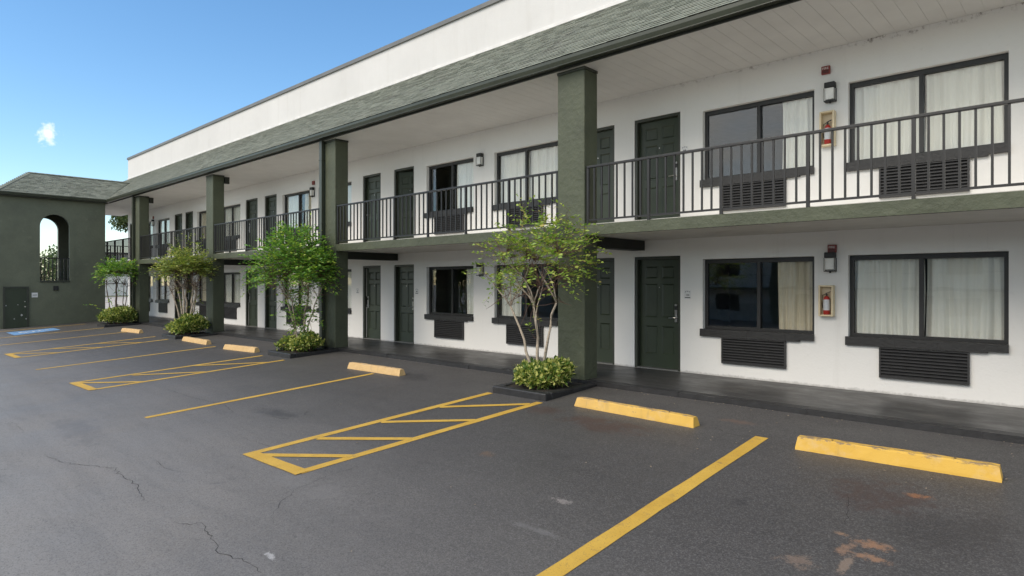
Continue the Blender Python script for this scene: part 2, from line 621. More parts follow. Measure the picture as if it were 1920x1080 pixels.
def mat_leaf(name, stops, trans=0.35, rough=0.45):
    m = M(name)
    c = m.ramp(m.geo.outputs['Random Per Island'], stops)
    m.color(c)
    m.rough(rough)
    out = m.t.nodes['Material Output']
    tl = m.n('ShaderNodeBsdfTranslucent')
    m.l(m.mix(1.0, c, (1.0, 1.15, 0.55), 'MULTIPLY'), tl.inputs['Color'])
    mx = m.n('ShaderNodeMixShader')
    mx.inputs['Fac'].default_value = trans
    m.l(m.b.outputs['BSDF'], mx.inputs[1])
    m.l(tl.outputs['BSDF'], mx.inputs[2])
    m.l(mx.outputs['Shader'], out.inputs['Surface'])
    return m.m


def mat_curtain(name, col):
    m = M(name)
    c = m.ramp(m.noise(3.0, 3.0, stretch=(6.0, 1.0, 0.4)), [(0.3, tuple(x * 0.9 for x in col)), (0.7, col)])
    m.color(c)
    m.rough(0.85)
    return m.m


WHITE = mat_white_wall()
SOFFIT = simple('soffit_paint', (0.62, 0.61, 0.59), 0.6, 0.05, 2.0, 0.15, 30.0)
CEILING = simple('ceiling_paint', (0.72, 0.69, 0.63), 0.65, 0.06, 2.5, 0.25, 25.0)
GREEN = mat_green('green_stucco', (0.066, 0.076, 0.045))
TOWER = mat_green('green_block_wall', (0.128, 0.140, 0.094), 0.16, 0.35)
TRIM = simple('dark_green_trim', (0.036, 0.041, 0.029), 0.45, 0.15, 4.0, 0.1, 40.0)
BEAM = simple('beam_paint', (0.016, 0.019, 0.014), 0.6, 0.15, 5.0, 0.2, 40.0)
DOOR = simple('door_paint', (0.030, 0.042, 0.023), 0.42, 0.14, 3.0, 0.12, 90.0)
FRAME = simple('black_frame_paint', (0.019, 0.019, 0.019), 0.45, 0.15, 8.0)
SILL = simple('black_stucco_sill', (0.021, 0.021, 0.021), 0.5, 0.25, 14.0, 0.6, 30.0, 0.010)
GRILLE = simple('dark_grille_paint', (0.028, 0.028, 0.029), 0.5, 0.15, 12.0)
CORE = simple('grille_core', (0.006, 0.006, 0.006), 0.8)
RAIL = simple('rail_paint', (0.011, 0.011, 0.011), 0.45, 0.15, 9.0)
GUTTER = simple('gutter_paint', (0.040, 0.046, 0.030), 0.38, 0.12, 3.0)
COPING = simple('coping_metal', (0.145, 0.145, 0.135), 0.5, 0.12, 2.0)
FLASH = simple('white_flashing', (0.66, 0.65, 0.63), 0.6, 0.12, 3.0, 0.2, 20.0)
SHINGLE = mat_shingle('asphalt_shingle')
ASPHALT = mat_asphalt()
WALK = mat_walkway()
KERB = simple('black_kerb_paint', (0.020, 0.020, 0.021), 0.5, 0.3, 8.0, 0.5, 40.0, 0.01)
PAINT = mat_yellow_line()
STOP = mat_stop()
BLUE = simple('blue_road_paint', (0.14, 0.29, 0.50), 0.7, 0.25, 5.0)
WPAINT = simple('white_road_paint', (0.62, 0.64, 0.66), 0.7, 0.2, 8.0)
CRACK = simple('crack_dark', (0.028, 0.026, 0.025), 0.9)
GLASS = mat_glass()
ROOM = simple('room_paint', (0.20, 0.19, 0.17), 0.8)
CURT_W = mat_curtain('white_curtain_cloth', (0.90, 0.88, 0.82))
CURT_B = mat_curtain('beige_curtain_cloth', (0.72, 0.64, 0.50))
STEEL = simple('brushed_steel', (0.55, 0.54, 0.52), 0.3, 0.1, 20.0, metal=1.0)
WSTRIP = simple('pale_weatherstrip', (0.42, 0.42, 0.40), 0.6)
CREAM = simple('cream_plastic', (0.74, 0.62, 0.41), 0.45, 0.06, 6.0)
CREAM_IN = simple('cream_plastic_back', (0.64, 0.54, 0.38), 0.6, 0.06)
RED = simple('red_enamel', (0.40, 0.030, 0.022), 0.35, 0.12, 20.0)
ALARM = simple('alarm_red', (0.22, 0.030, 0.024), 0.4, 0.1)
LABEL = simple('paper_label', (0.58, 0.60, 0.62), 0.6, 0.1, 30.0)
JAR = simple('frosted_glass_jar', (0.78, 0.77, 0.73), 0.25, 0.08, 12.0)
BLACK = simple('black_metal', (0.015, 0.015, 0.015), 0.5)
PLATE = simple('white_sign_plate', (0.70, 0.70, 0.69), 0.4, 0.03)
INK = simple('dark_print', (0.02, 0.02, 0.025), 0.6)
SOIL = simple('soil', (0.030, 0.024, 0.018), 0.95, 0.4, 20.0, 0.8, 40.0, 0.02)
BARK = simple('pale_bark', (0.38, 0.32, 0.25), 0.8, 0.35, 22.0, 0.5, 50.0)
BARK2 = simple('brown_bark', (0.115, 0.082, 0.060), 0.85, 0.35, 18.0, 0.5, 40.0)
TWIG = simple('red_brown_twig', (0.13, 0.075, 0.055), 0.8, 0.3, 30.0)
LEAF_Y = mat_leaf('yellow_green_leaf', [(0, (0.140, 0.251, 0.046)), (0.4, (0.269, 0.397, 0.070)), (0.8, (0.444, 0.542, 0.103)), (1, (0.538, 0.449, 0.138))])
LEAF_G = mat_leaf('green_leaf', [(0, (0.071, 0.177, 0.035)), (0.5, (0.162, 0.337, 0.057)), (0.85, (0.306, 0.481, 0.073)), (1, (0.539, 0.608, 0.097))])
LEAF_M = mat_leaf('olive_leaf', [(0, (0.113, 0.175, 0.046)), (0.45, (0.241, 0.312, 0.072)), (0.8, (0.425, 0.465, 0.114)), (1, (0.566, 0.481, 0.152))])
LEAF_V = mat_leaf('variegated_leaf', [(0, (0.056, 0.114, 0.026)), (0.4, (0.138, 0.227, 0.046)), (0.65, (0.421, 0.454, 0.106)), (1, (0.745, 0.713, 0.276))], 0.25, 0.35)
LEAF_F = mat_leaf('far_leaf', [(0, (0.036, 0.066, 0.024)), (0.6, (0.084, 0.126, 0.042)), (1, (0.156, 0.192, 0.072))])
GRASS = simple('grass_green', (0.11, 0.125, 0.045), 0.95, 0.3, 3.0)
PALE = simple('pale_concrete', (0.52, 0.46, 0.39), 0.85, 0.12, 0.6, 0.2, 40.0)
FARW = simple('pale_far_wall', (0.78, 0.74, 0.67), 0.8, 0.08, 0.5)
FARD = simple('far_dark_band', (0.22, 0.22, 0.22), 0.7)
LITTER = simple('dry_leaf', (0.42, 0.34, 0.24), 0.8, 0.3, 40.0)

# ------------------------------------------------------------------ ground
YK = 8.42          # kerb line
YW = 10.35         # face of the white wall
XL, XR = -37.22, 4.2


def gz(y):
    return -0.08 + 0.053 * (min(max(y, -14.0), YK) - YK)


def gsheet(name, mat, x0, x1, ys, lift, parent=None, kind=None):
    b = MB()
    for a, c in zip(ys[:-1], ys[1:]):
        b.poly([(x0, a, gz(a) + lift), (x1, a, gz(a) + lift), (x1, c, gz(c) + lift), (x0, c, gz(c) + lift)])
    o = b.build(name, mat, parent)
    if kind:
        o['kind'] = kind
    return o


gb = MB()
gx = [-700, -200, -60, -36, -24, -12, 0, 12, 60, 200, 700]
gy = [-700, -200, -60, -14, -8, -2, 4, YK, 14, 60, 200, 700]
for i in range(len(gx) - 1):
    for j in range(len(gy) - 1):
        a, c, p, q = gx[i], gx[i + 1], gy[j], gy[j + 1]
        gb.poly([(a, p, gz(p)), (c, p, gz(p)), (c, q, gz(q)), (a, q, gz(q))])
lot = gb.build('parking_lot', ASPHALT)
lot['kind'] = 'structure'

pb = MB()
pb.poly([(-88, 9.2, -0.072), (-38.6, 9.2, -0.072), (-38.6, 40, -0.072), (-88, 40, -0.072)])
tag(pb.build('concrete_yard', PALE), None, None, kind='structure')
pb = MB()
pb.poly([(-96, 4, -0.07), (-88.05, 4, -0.07), (-88.05, 44, -0.07), (-96, 44, -0.07)])
tag(pb.build('lawn', GRASS), None, None, kind='structure')

# painted marks: sheets that follow the slope of the lot
LIFT = 0.004


def strip(b, p, q, w, n=8, wob=0.004, lift=LIFT):
    p = Vector(p); q = Vector(q)
    d = (q - p).normalized()
    s = Vector((-d.y, d.x)) * (w / 2)
    prev = None
    for k in range(n + 1):
        c = p.lerp(q, k / n)
        j1 = rng.uniform(-wob, wob); j2 = rng.uniform(-wob, wob)
        a = c + s * (1 + j1 / w * 2); e = c - s * (1 + j2 / w * 2)
        cur = ((a.x, a.y, gz(a.y) + lift), (e.x, e.y, gz(e.y) + lift))
        if prev:
            b.poly([prev[0], prev[1], cur[1], cur[0]])
        prev = cur


for p, q, w in (((-2.66, 2.7), (-2.79, 7.14), 0.145), ((-10.16, 3.05), (-10.27, 7.06), 0.115),
                ((-17.62, 3.05), (-17.83, 7.10), 0.11), ((-25.05, 3.0), (-25.50, 7.10), 0.11),
                ((-28.0, 3.0), (-28.47, 7.08), 0.11), ((-31.36, 3.0), (-31.66, 7.19), 0.11)):
    b = MB()
    strip(b, p, q, w, 16)
    b.build('parking_line', PAINT, lot)


def hatch(xf0, xf1, xn0, xn1, y0, y1, diags, w):
    b = MB()
    strip(b, (xf0, y0), (xf1, y1), w, 16, lift=0.004)
    strip(b, (xn0, y0 + 0.02), (xn1, y1 - 0.06), w, 16, lift=0.004)
    strip(b, (xf0 - w * 0.4, y0), (xn0 + w * 0.4, y0 + 0.03), w * 1.25, 5, lift=0.008)
    for (p, q) in diags:
        strip(b, p, q, w * 0.85, 6, lift=0.006)
    return b.build('hatched_marking', PAINT, lot)


hatch(-7.10, -7.09, -6.03, -6.00, 3.22, 7.09,
      [((-7.02, 3.22), (-6.05, 3.88)), ((-7.02, 4.02), (-6.05, 4.70)), ((-7.02, 4.96), (-6.05, 5.76)), ((-7.02, 5.98), (-6.05, 6.86))], 0.125)
hatch(-14.72, -14.80, -13.50, -13.61, 3.15, 7.0,
      [((-14.6, 3.2), (-13.55, 4.0)), ((-14.6, 4.15), (-13.6, 5.2)), ((-14.7, 5.42), (-13.62, 6.55))], 0.12)
hatch(-22.05, -22.60, -20.72, -21.25, 3.18, 7.08,
      [((-22.0, 3.2), (-20.85, 4.1)), ((-22.1, 4.25), (-21.0, 5.2)), ((-22.3, 5.4), (-21.1, 6.3))], 0.12)

b = MB()
ya, yb = 4.36, 5.90
b.poly([(-30.55, ya, gz(ya) + LIFT), (-28.78, ya, gz(ya) + LIFT), (-29.55, yb, gz(yb) + LIFT), (-30.85, yb, gz(yb) + LIFT)])
bp = b.build('blue_marking', BLUE, lot)
b = MB()


def flat(pts):
    b.poly([(x, y, gz(y) + 0.008) for x, y in pts])


ox, oy, sc = -29.95, 5.05, 0.62          # wheelchair symbol, its head away from the lane


def iso(u, v):
    return (ox + u * sc - 0.12 * v, oy + v * sc * 0.95)


def disc(u, v, r, n=14):
    flat([iso(u + r * math.cos(2 * math.pi * k / n), v + r * math.sin(2 * math.pi * k / n)) for k in range(n)])


disc(-0.10, 0.86, 0.13)
for k in range(14):          # wheel: an open ring
    a0 = R(150 + k * 17); a1 = R(150 + (k + 1) * 17)
    flat([iso(0.36 * math.cos(a0) - 0.02, 0.36 * math.sin(a0) - 0.20), iso(0.50 * math.cos(a0) - 0.02, 0.50 * math.sin(a0) - 0.20),
          iso(0.50 * math.cos(a1) - 0.02, 0.50 * math.sin(a1) - 0.20), iso(0.36 * math.cos(a1) - 0.02, 0.36 * math.sin(a1) - 0.20)])
flat([iso(-0.17, 0.70), iso(-0.12, 0.02), iso(0.02, 0.02), iso(-0.03, 0.70)])
flat([iso(-0.03, 0.44), iso(-0.03, 0.32), iso(0.34, 0.32), iso(0.34, 0.44)])
flat([iso(0.02, 0.14), iso(0.02, 0.02), iso(0.40, 0.02), iso(0.40, 0.14)])
flat([iso(0.30, 0.05), iso(0.46, -0.52), iso(0.60, -0.48), iso(0.42, 0.10)])
b.build('wheelchair_symbol', WPAINT, bp)

# cracks traced across the lot: thin ragged sheets
CR = [[(-9.15, 1.66), (-8.56, 1.74), (-8.31, 1.84), (-8.06, 1.95), (-7.83, 2.06), (-7.5, 2.02), (-7.22, 2.03), (-6.97, 2.03), (-6.75, 1.98), (-6.5, 1.94)],
      [(-5.73, 1.92), (-5.59, 1.99), (-5.52, 2.08), (-5.34, 2.03), (-5.18, 2.03), (-5.0, 1.99), (-4.82, 1.93), (-4.7, 1.97), (-4.49, 2.02), (-4.26, 2.01)],
      [(-7.8, 2.44), (-7.62, 2.43), (-7.32, 2.4), (-7.07, 2.46)],
      [(-6.83, 2.56), (-6.75, 2.72), (-6.83, 2.98)],
      [(-8.72, 4.19), (-8.27, 4.28), (-8.25, 4.51), (-8.52, 4.7)],
      [(-5.05, 2.45), (-5.39, 2.69), (-5.61, 3.01), (-5.7, 3.41), (-5.66, 3.9)],
      [(-3.58, 7.13), (-3.39, 7.21), (-3.19, 7.07), (-2.99, 7.05), (-2.78, 7.22)],
      [(-7.91, 3.45), (-7.4, 3.49), (-7.12, 3.48)],
      [(-11.71, 1.73), (-11.19, 1.74), (-10.74, 1.73)],
      [(-12.3, 4.02), (-11.1, 4.04), (-9.99, 4.11), (-9.29, 3.97)],
      [(-1.56, 5.87), (-1.47, 5.51), (-1.41, 5.24)]]
CW = [0.0055, 0.0055, 0.0035, 0.0025, 0.004, 0.003, 0.005, 0.003, 0.0035, 0.0045, 0.003]
for pts, w in zip(CR, CW):
    b = MB()
    fine = []
    for p, q in zip(pts[:-1], pts[1:]):
        p = Vector(p); q = Vector(q)
        n = max(2, int((q - p).length / 0.05))
        for k in range(n):
            c = p.lerp(q, k / n)
            fine.append(Vector((c.x + rng.gauss(0, 0.011), c.y + rng.gauss(0, 0.011))))
    fine.append(Vector(pts[-1]))
    prev = None
    for k, c in enumerate(fine):
        d = fine[min(k + 1, len(fine) - 1)] - fine[max(k - 1, 0)]
        d = d.normalized() if d.length > 1e-6 else Vector((1, 0))
        taper = min(1.0, 0.25 + 4.0 * min(k, len(fine) - 1 - k) / len(fine))
        s = Vector((-d.y, d.x)) * (w * 0.5 * taper * rng.uniform(0.35, 1.5))
        cur = [(c.x + s.x, c.y + s.y), (c.x - s.x, c.y - s.y)]
        if prev:
            b.poly([(x, y, gz(y) + 0.002) for x, y in (prev[0], prev[1], cur[1], cur[0])])
        prev = cur
    b.build('crack', CRACK, lot)

# ------------------------------------------------------------------ walkway and kerb
b = MB()
b.box(XL - 1.5, XR, YK + 0.16, YW - 0.002, -0.5, 0.0)
b.build('walkway', WALK)['kind'] = 'structure'
b = MB()
x = XL - 1.5
prev = None
while x < XR:          # the kerb's edge is a little uneven
    x2 = min(x + 0.9, XR)
    j0 = rng.uniform(-0.006, 0.006)
    b.box(x, x2 - 0.001, YK + j0, YK + 0.16, -0.5, -0.004 + rng.uniform(-0.004, 0.004))
    x = x2
b.build('kerb', KERB)['kind'] = 'structure'

# ------------------------------------------------------------------ the motel block
motel = thing('motel_block', 'long white two storey motel block with green columns, balcony and shingle eave', 'building', (-16.5, YW, 0.0))

FL = 2.60          # floor to floor
# openings on the wall: (x0, x1) windows and doors, the same on both floors
WIN = [(-2.75, -0.85), (-5.08, -3.23), (-10.22, -8.33), (-12.68, -10.92), (-18.05, -16.16), (-20.40, -18.48),
       (-25.50, -23.70), (-27.90, -26.03), (-32.90, -31.16), (-35.25, -33.42)]
DOORS = [(-6.47, -5.51), (-7.84, -6.92), (-14.08, -13.20), (-15.57, -14.69), (-21.72, -20.82), (-23.25, -22.27),
         (-29.25, -28.36), (-30.53, -29.60), (-36.92, -36.05)]
WZ = (0.80, 2.02)
DZ = (0.0, 2.10)
THK = 0.20


def wall_with_holes(name, x0, x1, z0, z1, holes, yf, parent, mat):
    xs = sorted({x0, x1} | {h[0] for h in holes} | {h[1] for h in holes})
    zs = sorted({z0, z1} | {h[2] for h in holes} | {h[3] for h in holes if h[3] < z1})
    b = MB()
    yb_ = yf + THK

    def hole(cx, cz):
        return any(h[0] < cx < h[1] and h[2] < cz < h[3] for h in holes)
    for i in range(len(xs) - 1):
        for j in range(len(zs) - 1):
            cx = (xs[i] + xs[i + 1]) / 2; cz = (zs[j] + zs[j + 1]) / 2
            if hole(cx, cz):
                continue
            a, c, p, q = xs[i], xs[i + 1], zs[j], zs[j + 1]
            b.poly([(a, yf, p), (c, yf, p), (c, yf, q), (a, yf, q)])
            b.poly([(a, yb_, q), (c, yb_, q), (c, yb_, p), (a, yb_, p)])
    for (a, c, p, q) in holes:
        b.poly([(a, yf, p), (a, yf, q), (a, yb_, q), (a, yb_, p)])
        b.poly([(c, yf, q), (c, yf, p), (c, yb_, p), (c, yb_, q)])
        b.poly([(a, yf, q), (c, yf, q), (c, yb_, q), (a, yb_, q)])
        b.poly([(a, yf, p), (a, yb_, p), (c, yb_, p), (c, yf, p)])
    for xe in (x0, x1):
        b.poly([(xe, yf, z0), (xe, yb_, z0), (xe, yb_, z1), (xe, yf, z1)])
    b.poly([(x0, yf, z1), (x1, yf, z1), (x1, yb_, z1), (x0, yb_, z1)])
    return b.build(name, mat, parent)


holes = []
for fz in (0.0, FL):
    holes += [(a, c, fz + WZ[0], fz + WZ[1]) for a, c in WIN]
    holes += [(a, c, fz + DZ[0] - (0.0 if fz else 0.0), fz + DZ[1]) for a, c in DOORS]
wall_with_holes('front_wall', XL, XR, -0.3, 8.07, holes, YW, motel, WHITE)
# the rest of the shell: end walls, back wall and the rooms' dark inner surfaces
b = MB()
b.box(XL, XL + 0.2, YW + THK, 19.0, -0.3, 8.06)
b.box(XR - 0.2, XR, YW + THK, 19.0, -0.3, 8.06)
b.box(XL, XR, 19.0, 19.2, -0.3, 8.06)
b.build('outer_wall', WHITE, motel)
b = MB()
b.box(XL + 0.2, XR - 0.2, YW + THK, 19.0, 2.36, 2.59)
b.box(XL + 0.2, XR - 0.2, YW + THK, 19.0, 4.98, 5.1)
b.box(XL + 0.2, XR - 0.2, YW + THK, 19.0, -0.2, -0.004)
b.box(XL + 0.2, XR - 0.2, 14.8, 14.9, 0.0, 5.0)
for xp in (-0.4, -6.70, -8.1, -3.0, -10.57, -14.4, -18.3, -22.0, -25.8, -29.4, -33.2):
    b.box(xp, xp + 0.12, YW + THK + 0.01, 14.8, 0.0, 4.98)
b.build('room_shell', ROOM, motel)
b = MB()
b.box(XL + 0.01, XR, YW + 0.3, 19.0, 7.6, 7.7)
b.build('flat_roof', COPING, motel)
b = MB()
b.box(XL - 0.03, XR, YW - 0.05, YW + THK + 0.05, 8.062, 8.165)
b.build('coping', COPING, motel)
b = MB()
b.box(XL, XR, YW - 0.028, YW - 0.001, 6.98, 7.10)
b.build('flashing', FLASH, motel)

# balcony slab, its green edge and the cross beams
CX = [(-6.79, -6.22), (-14.44, -13.87), (-21.93, -21.36), (-29.40, -28.82), (0.78, 1.35)]     # columns
b = MB()
b.box(XL, XR, YK + 0.09, YW - 0.002, 2.40, 2.585)
b.build('balcony_slab', CEILING, motel)
xs = sorted([c for c in CX])
edges = [XL] + [v for c in xs for v in c] + [XR]
for a, c in zip(edges[0::2], edges[1::2]):
    n = max(2, int((c - a) / 0.35))
    b = MB()
    for k in range(n):
        x0, x1 = a + (c - a) * k / n, a + (c - a) * (k + 1) / n
        b.box(x0, x1, YK + 0.012, YK + 0.088, 2.395, 2.568)
    b.build('slab_edge', GREEN, motel)
for a, c in CX:
    b = MB()
    b.box(a, c, YK, YK + 0.37, -0.35, 5.155)
    ob = b.build('column', GREEN, motel, bevel=0.018)
    b = MB()
    b.box(a - 0.005, c + 0.005, YK - 0.005, YK + 0.375, 5.155, 5.199)
    b.build('capital', TRIM, ob)
    b = MB()
    b.box(c - 0.30, c - 0.02, YK + 0.372, YW - 0.003, 2.215, 2.398)
    b.build('cross_beam', BEAM, motel)
for a, c in CX[2:4]:
    b = MB()
    b.box(c - 0.05, c + 0.055, YK + 0.372, YK + 0.52, 4.93, 5.15)
    b.build('bracket', BEAM, motel)
for a in (CX[1][0], CX[3][0]):
    b = MB()
    b.box(a - 0.02, a + 0.10, YK - 0.105, YK - 0.022, -0.10, 5.22)
    for z in (1.2, 3.1, 4.7):
        b.box(a - 0.028, a + 0.108, YK - 0.112, YK - 0.001, z, z + 0.03)
    b.build('downspout', GUTTER, motel, bevel=0.008)

# soffit: single boards laid across
BW = 0.205
YE = 8.35          # outer edge of the soffit
nb = int((XR + 38.4) / BW)
sb = MB()
sb.hexa([(0.004, YE, 5.2), (BW - 0.004, YE, 5.2), (BW - 0.004, YW - 0.002, 5.2), (0.004, YW - 0.002, 5.2), (0.001, YE, 5.2028), (BW - 0.001, YE, 5.2028), (BW - 0.001, YW - 0.002, 5.2028), (0.001, YW - 0.002, 5.2028)])
sme = sb.mesh('soffit_board', (0, YE, 5.2))
sme.materials.append(SOFFIT)
for k in range(nb):
    part_at('soffit_board', sme, motel, (-38.4 + k * BW, YE, 5.2 + rng.uniform(-0.0008, 0.0008)))
b = MB()
b.box(-38.4, XR, YE, YW - 0.002, 5.206, 5.25)
b.build('soffit_deck', SOFFIT, motel)

# mansard roof
SL = (7.04 - 5.37) / (YW - 8.2)
ER, EZ = 8.2, 5.37
WX_E = -32.63          # stair wing's eave line
RX, RZ = -34.0, EZ + SL * 1.37
b = MB()
b.prism_x([(ER + 0.02, EZ - 0.03), (YW - 0.002, 5.26), (YW - 0.002, 7.0), (YW - 0.05, 7.0)], -38.4, XR)
roof = b.build('roof', SHINGLE, motel)
b = MB()
b.prism_x([(YE - 0.03, 5.195), (YE - 0.001, 5.195), (YE - 0.001, 5.36), (YE - 0.03, 5.36)], WX_E, XR)
b.build('fascia', BEAM, motel)
b = MB()
b.prism_x([(8.205, 5.232), (8.315, 5.232), (8.318, 5.345), (8.300, 5.345), (8.300, 5.25), (8.215, 5.25), (8.19, 5.35), (8.175, 5.35), (8.178, 5.30)], WX_E, XR)
b.box(WX_E, XR, 8.188, 8.200, 5.222, 5.231)
b.build('gutter', GUTTER, motel)

# shingle tabs
nv = Vector((0, -SL, 1)).normalized()
sv_ = Vector((0, 1, SL)).normalized()
SLEN = math.hypot(YW - ER, 7.04 - 5.37)
EXPO = 0.098
rows = int(SLEN / EXPO)


def tab(b, origin, u, w, wid, length, n, tilt, th):
    """one shingle tab: u across, w up the slope; the foot stands proud of the row below"""
    o = Vector(origin)
    lo = n * tilt
    top = n * 0.001
    p = [o + lo - n * th * 0.2, o + u * wid + lo - n * th * 0.2, o + u * wid + w * length + top - n * th, o + w * length + top - n * th,
         o + lo + n * th, o + u * wid + lo + n * th, o + u * wid + w * length + top, o + w * length + top]
    b.hexa(p)


tabs = []
for r in range(rows + 1):
    x = -38.3 - rng.uniform(0, 0.3)
    while x < XR:
        wid = rng.choice((0.13, 0.17, 0.22, 0.28))
        gap = 0.006
        yy = ER + sv_.y * r * EXPO
        zz = EZ + sv_.z * r * EXPO
        run = yy - ER
        keep = True
        if x < WX_E + 0.2:
            lim = (WX_E - x) if x > RX else (x - (RX - 1.37))
            keep = run > lim + 0.02 or x < RX - 1.37
        if keep and x + wid <= XR:
            tabs.append((x, r, wid - gap))
        x += wid
CAMV = Vector((0, 0, 1.6))


def size_key(t):
    p = Vector((t[0], ER + sv_.y * t[1] * EXPO, EZ + sv_.z * t[1] * EXPO))
    fw = Vector((-math.cos(R(CAM_YAW)), math.sin(R(CAM_YAW)), 0))
    rt = Vector((math.sin(R(CAM_YAW)), math.cos(R(CAM_YAW)), 0))
    d = p - CAMV
    dep = d.dot(fw)
    if dep < 1:
        return -1
    px = 960 + 1178 * d.dot(rt) / dep
    py = 531 - 1178 * d.z / dep
    if px > 1930 or py < -12:
        return -1
    return 1.0 / dep


tabs.sort(key=size_key, reverse=True)
shared = {}
up = Vector((0, 0, 0))
nparts = 0
rest = MB()
for t in tabs:
    x, r, wid = t
    o = Vector((x, ER + sv_.y * r * EXPO, EZ + sv_.z * r * EXPO))
    ln = min(EXPO * 1.12, SLEN - r * EXPO - 0.005)
    if ln < 0.03:
        continue
    tilt = rng.choice((0.006, 0.007, 0.009, 0.011))
    if nparts < 300 and size_key(t) > 0 and ln > 0.10:
        key = (round(wid, 2), tilt)
        if key not in shared:
            bb = MB()
            tab(bb, (0, 0, 0), Vector((1, 0, 0)), sv_, wid, EXPO * 1.12, nv, tilt, 0.004)
            shared[key] = bb.mesh('shingle')
        me = shared[key]
        if not me.materials:
            me.materials.append(SHINGLE)
        part_at('shingle', me, roof, o)
        nparts += 1
    else:
        tab(rest, o, Vector((1, 0, 0)), sv_, wid, ln, nv, tilt, 0.004)
ro = rest.build('shingles', SHINGLE, roof)
ro['kind'] = 'stuff'

# ------------------------------------------------------------------ windows


def window(x0, x1, fz, split=0.5):
    """frame, mullion, two panes and the rough black sill; children of the motel"""
    z0, z1 = fz + WZ[0], fz + WZ[1]
    yf = YW + 0.085
    root = link('window', None, None, motel, ((x0 + x1) / 2, YW, z0))
    t = 0.055
    b = MB()
    e = 0.004
    b.box(x0 + e, x1 - e, yf, yf + 0.06, z1 - 0.075, z1 - e)
    b.box(x0 + e, x1 - e, yf, yf + 0.06, z0 + e, z0 + 0.05)
    b.box(x0 + e, x0 + t, yf, yf + 0.06, z0 + 0.05, z1 - 0.075)
    b.box(x1 - t, x1 - e, yf, yf + 0.06, z0 + 0.05, z1 - 0.075)
    b.build('frame', FRAME, root)
    xm = x0 + (x1 - x0) * split
    b = MB()
    b.box(xm - 0.028, xm + 0.028, yf - 0.008, yf + 0.05, z0 + 0.05, z1 - 0.075)
    b.build('mullion', FRAME, root)
    for a, c, dy in ((x0 + t, xm - 0.028, 0.028), (xm + 0.028, x1 - t, 0.042)):
        b = MB()
        b.box(a, c, yf + dy, yf + dy + 0.004, z0 + 0.05, z1 - 0.075)
        b.build('pane', GLASS, root)
    b = MB()
    n = 9
    sx0, sx1 = x0 - 0.03, x1 + 0.002
    for k in range(n):          # trowelled sill, slightly lumpy
        a, c = sx0 + (sx1 - sx0) * k / n, sx0 + (sx1 - sx0) * (k + 1) / n
        b.box(a, c, YW - 0.055 + rng.uniform(-0.004, 0.004), YW + 0.084, z0 - (0.125 if k < n - 1 else 0.100) + rng.uniform(-0.003, 0.003), z0 + 0.003 + 0.003 * (k % 2))
    b.build('sill', SILL, root)
    return root


def ac_unit(x0, x1, fz):
    z0, z1 = fz + 0.232, fz + 0.668
    root = link('air_conditioner_grille', None, None, motel, ((x0 + x1) / 2, YW, z0))
    b = MB()
    d = 0.05
    b.box(x0, x0 + 0.022, YW - d, YW - 0.001, z0, z1)
    b.box(x1 - 0.022, x1, YW - d, YW - 0.001, z0, z1)
    b.box(x0 + 0.022, x1 - 0.022, YW - d, YW - 0.001, z0, z0 + 0.02)
    b.box(x0 + 0.022, x1 - 0.022, YW - d, YW - 0.001, z1 - 0.012, z1)
    b.build('housing', GRILLE, root)
    b = MB()
    b.box(x0 + 0.022, x1 - 0.022, YW - 0.016, YW - 0.002, z0 + 0.02, z1 - 0.012)
    b.build('core', CORE, root)
    n = 9
    h = (z1 - z0 - 0.032) / n
    for k in range(n):
        zc = z0 + 0.02 + h * k
        b = MB()
        b.hexa([(x0 + 0.023, YW - d + 0.003, zc + 0.002), (x1 - 0.023, YW - d + 0.003, zc + 0.002), (x1 - 0.023, YW - 0.018, zc + h * 0.52), (x0 + 0.023, YW - 0.018, zc + h * 0.52),
                (x0 + 0.023, YW - d + 0.003, zc + h * 0.40), (x1 - 0.023, YW - d + 0.003, zc + h * 0.40), (x1 - 0.023, YW - 0.018, zc + h * 0.80), (x0 + 0.023, YW - 0.018, zc + h * 0.80)])
        b.build('slat', GRILLE, root)
    return root


for fz in (0.0, FL):
    for k, (a, c) in enumerate(WIN):
        window(a, c, fz, 0.485 if k % 2 == 0 else 0.515)
        w = c - a
        if k % 2 == 0:
            ac_unit(a + 0.42, a + 0.42 + 1.07, fz)
        else:
            ac_unit(a + 0.36, a + 0.36 + 1.07, fz)

# ------------------------------------------------------------------ doors


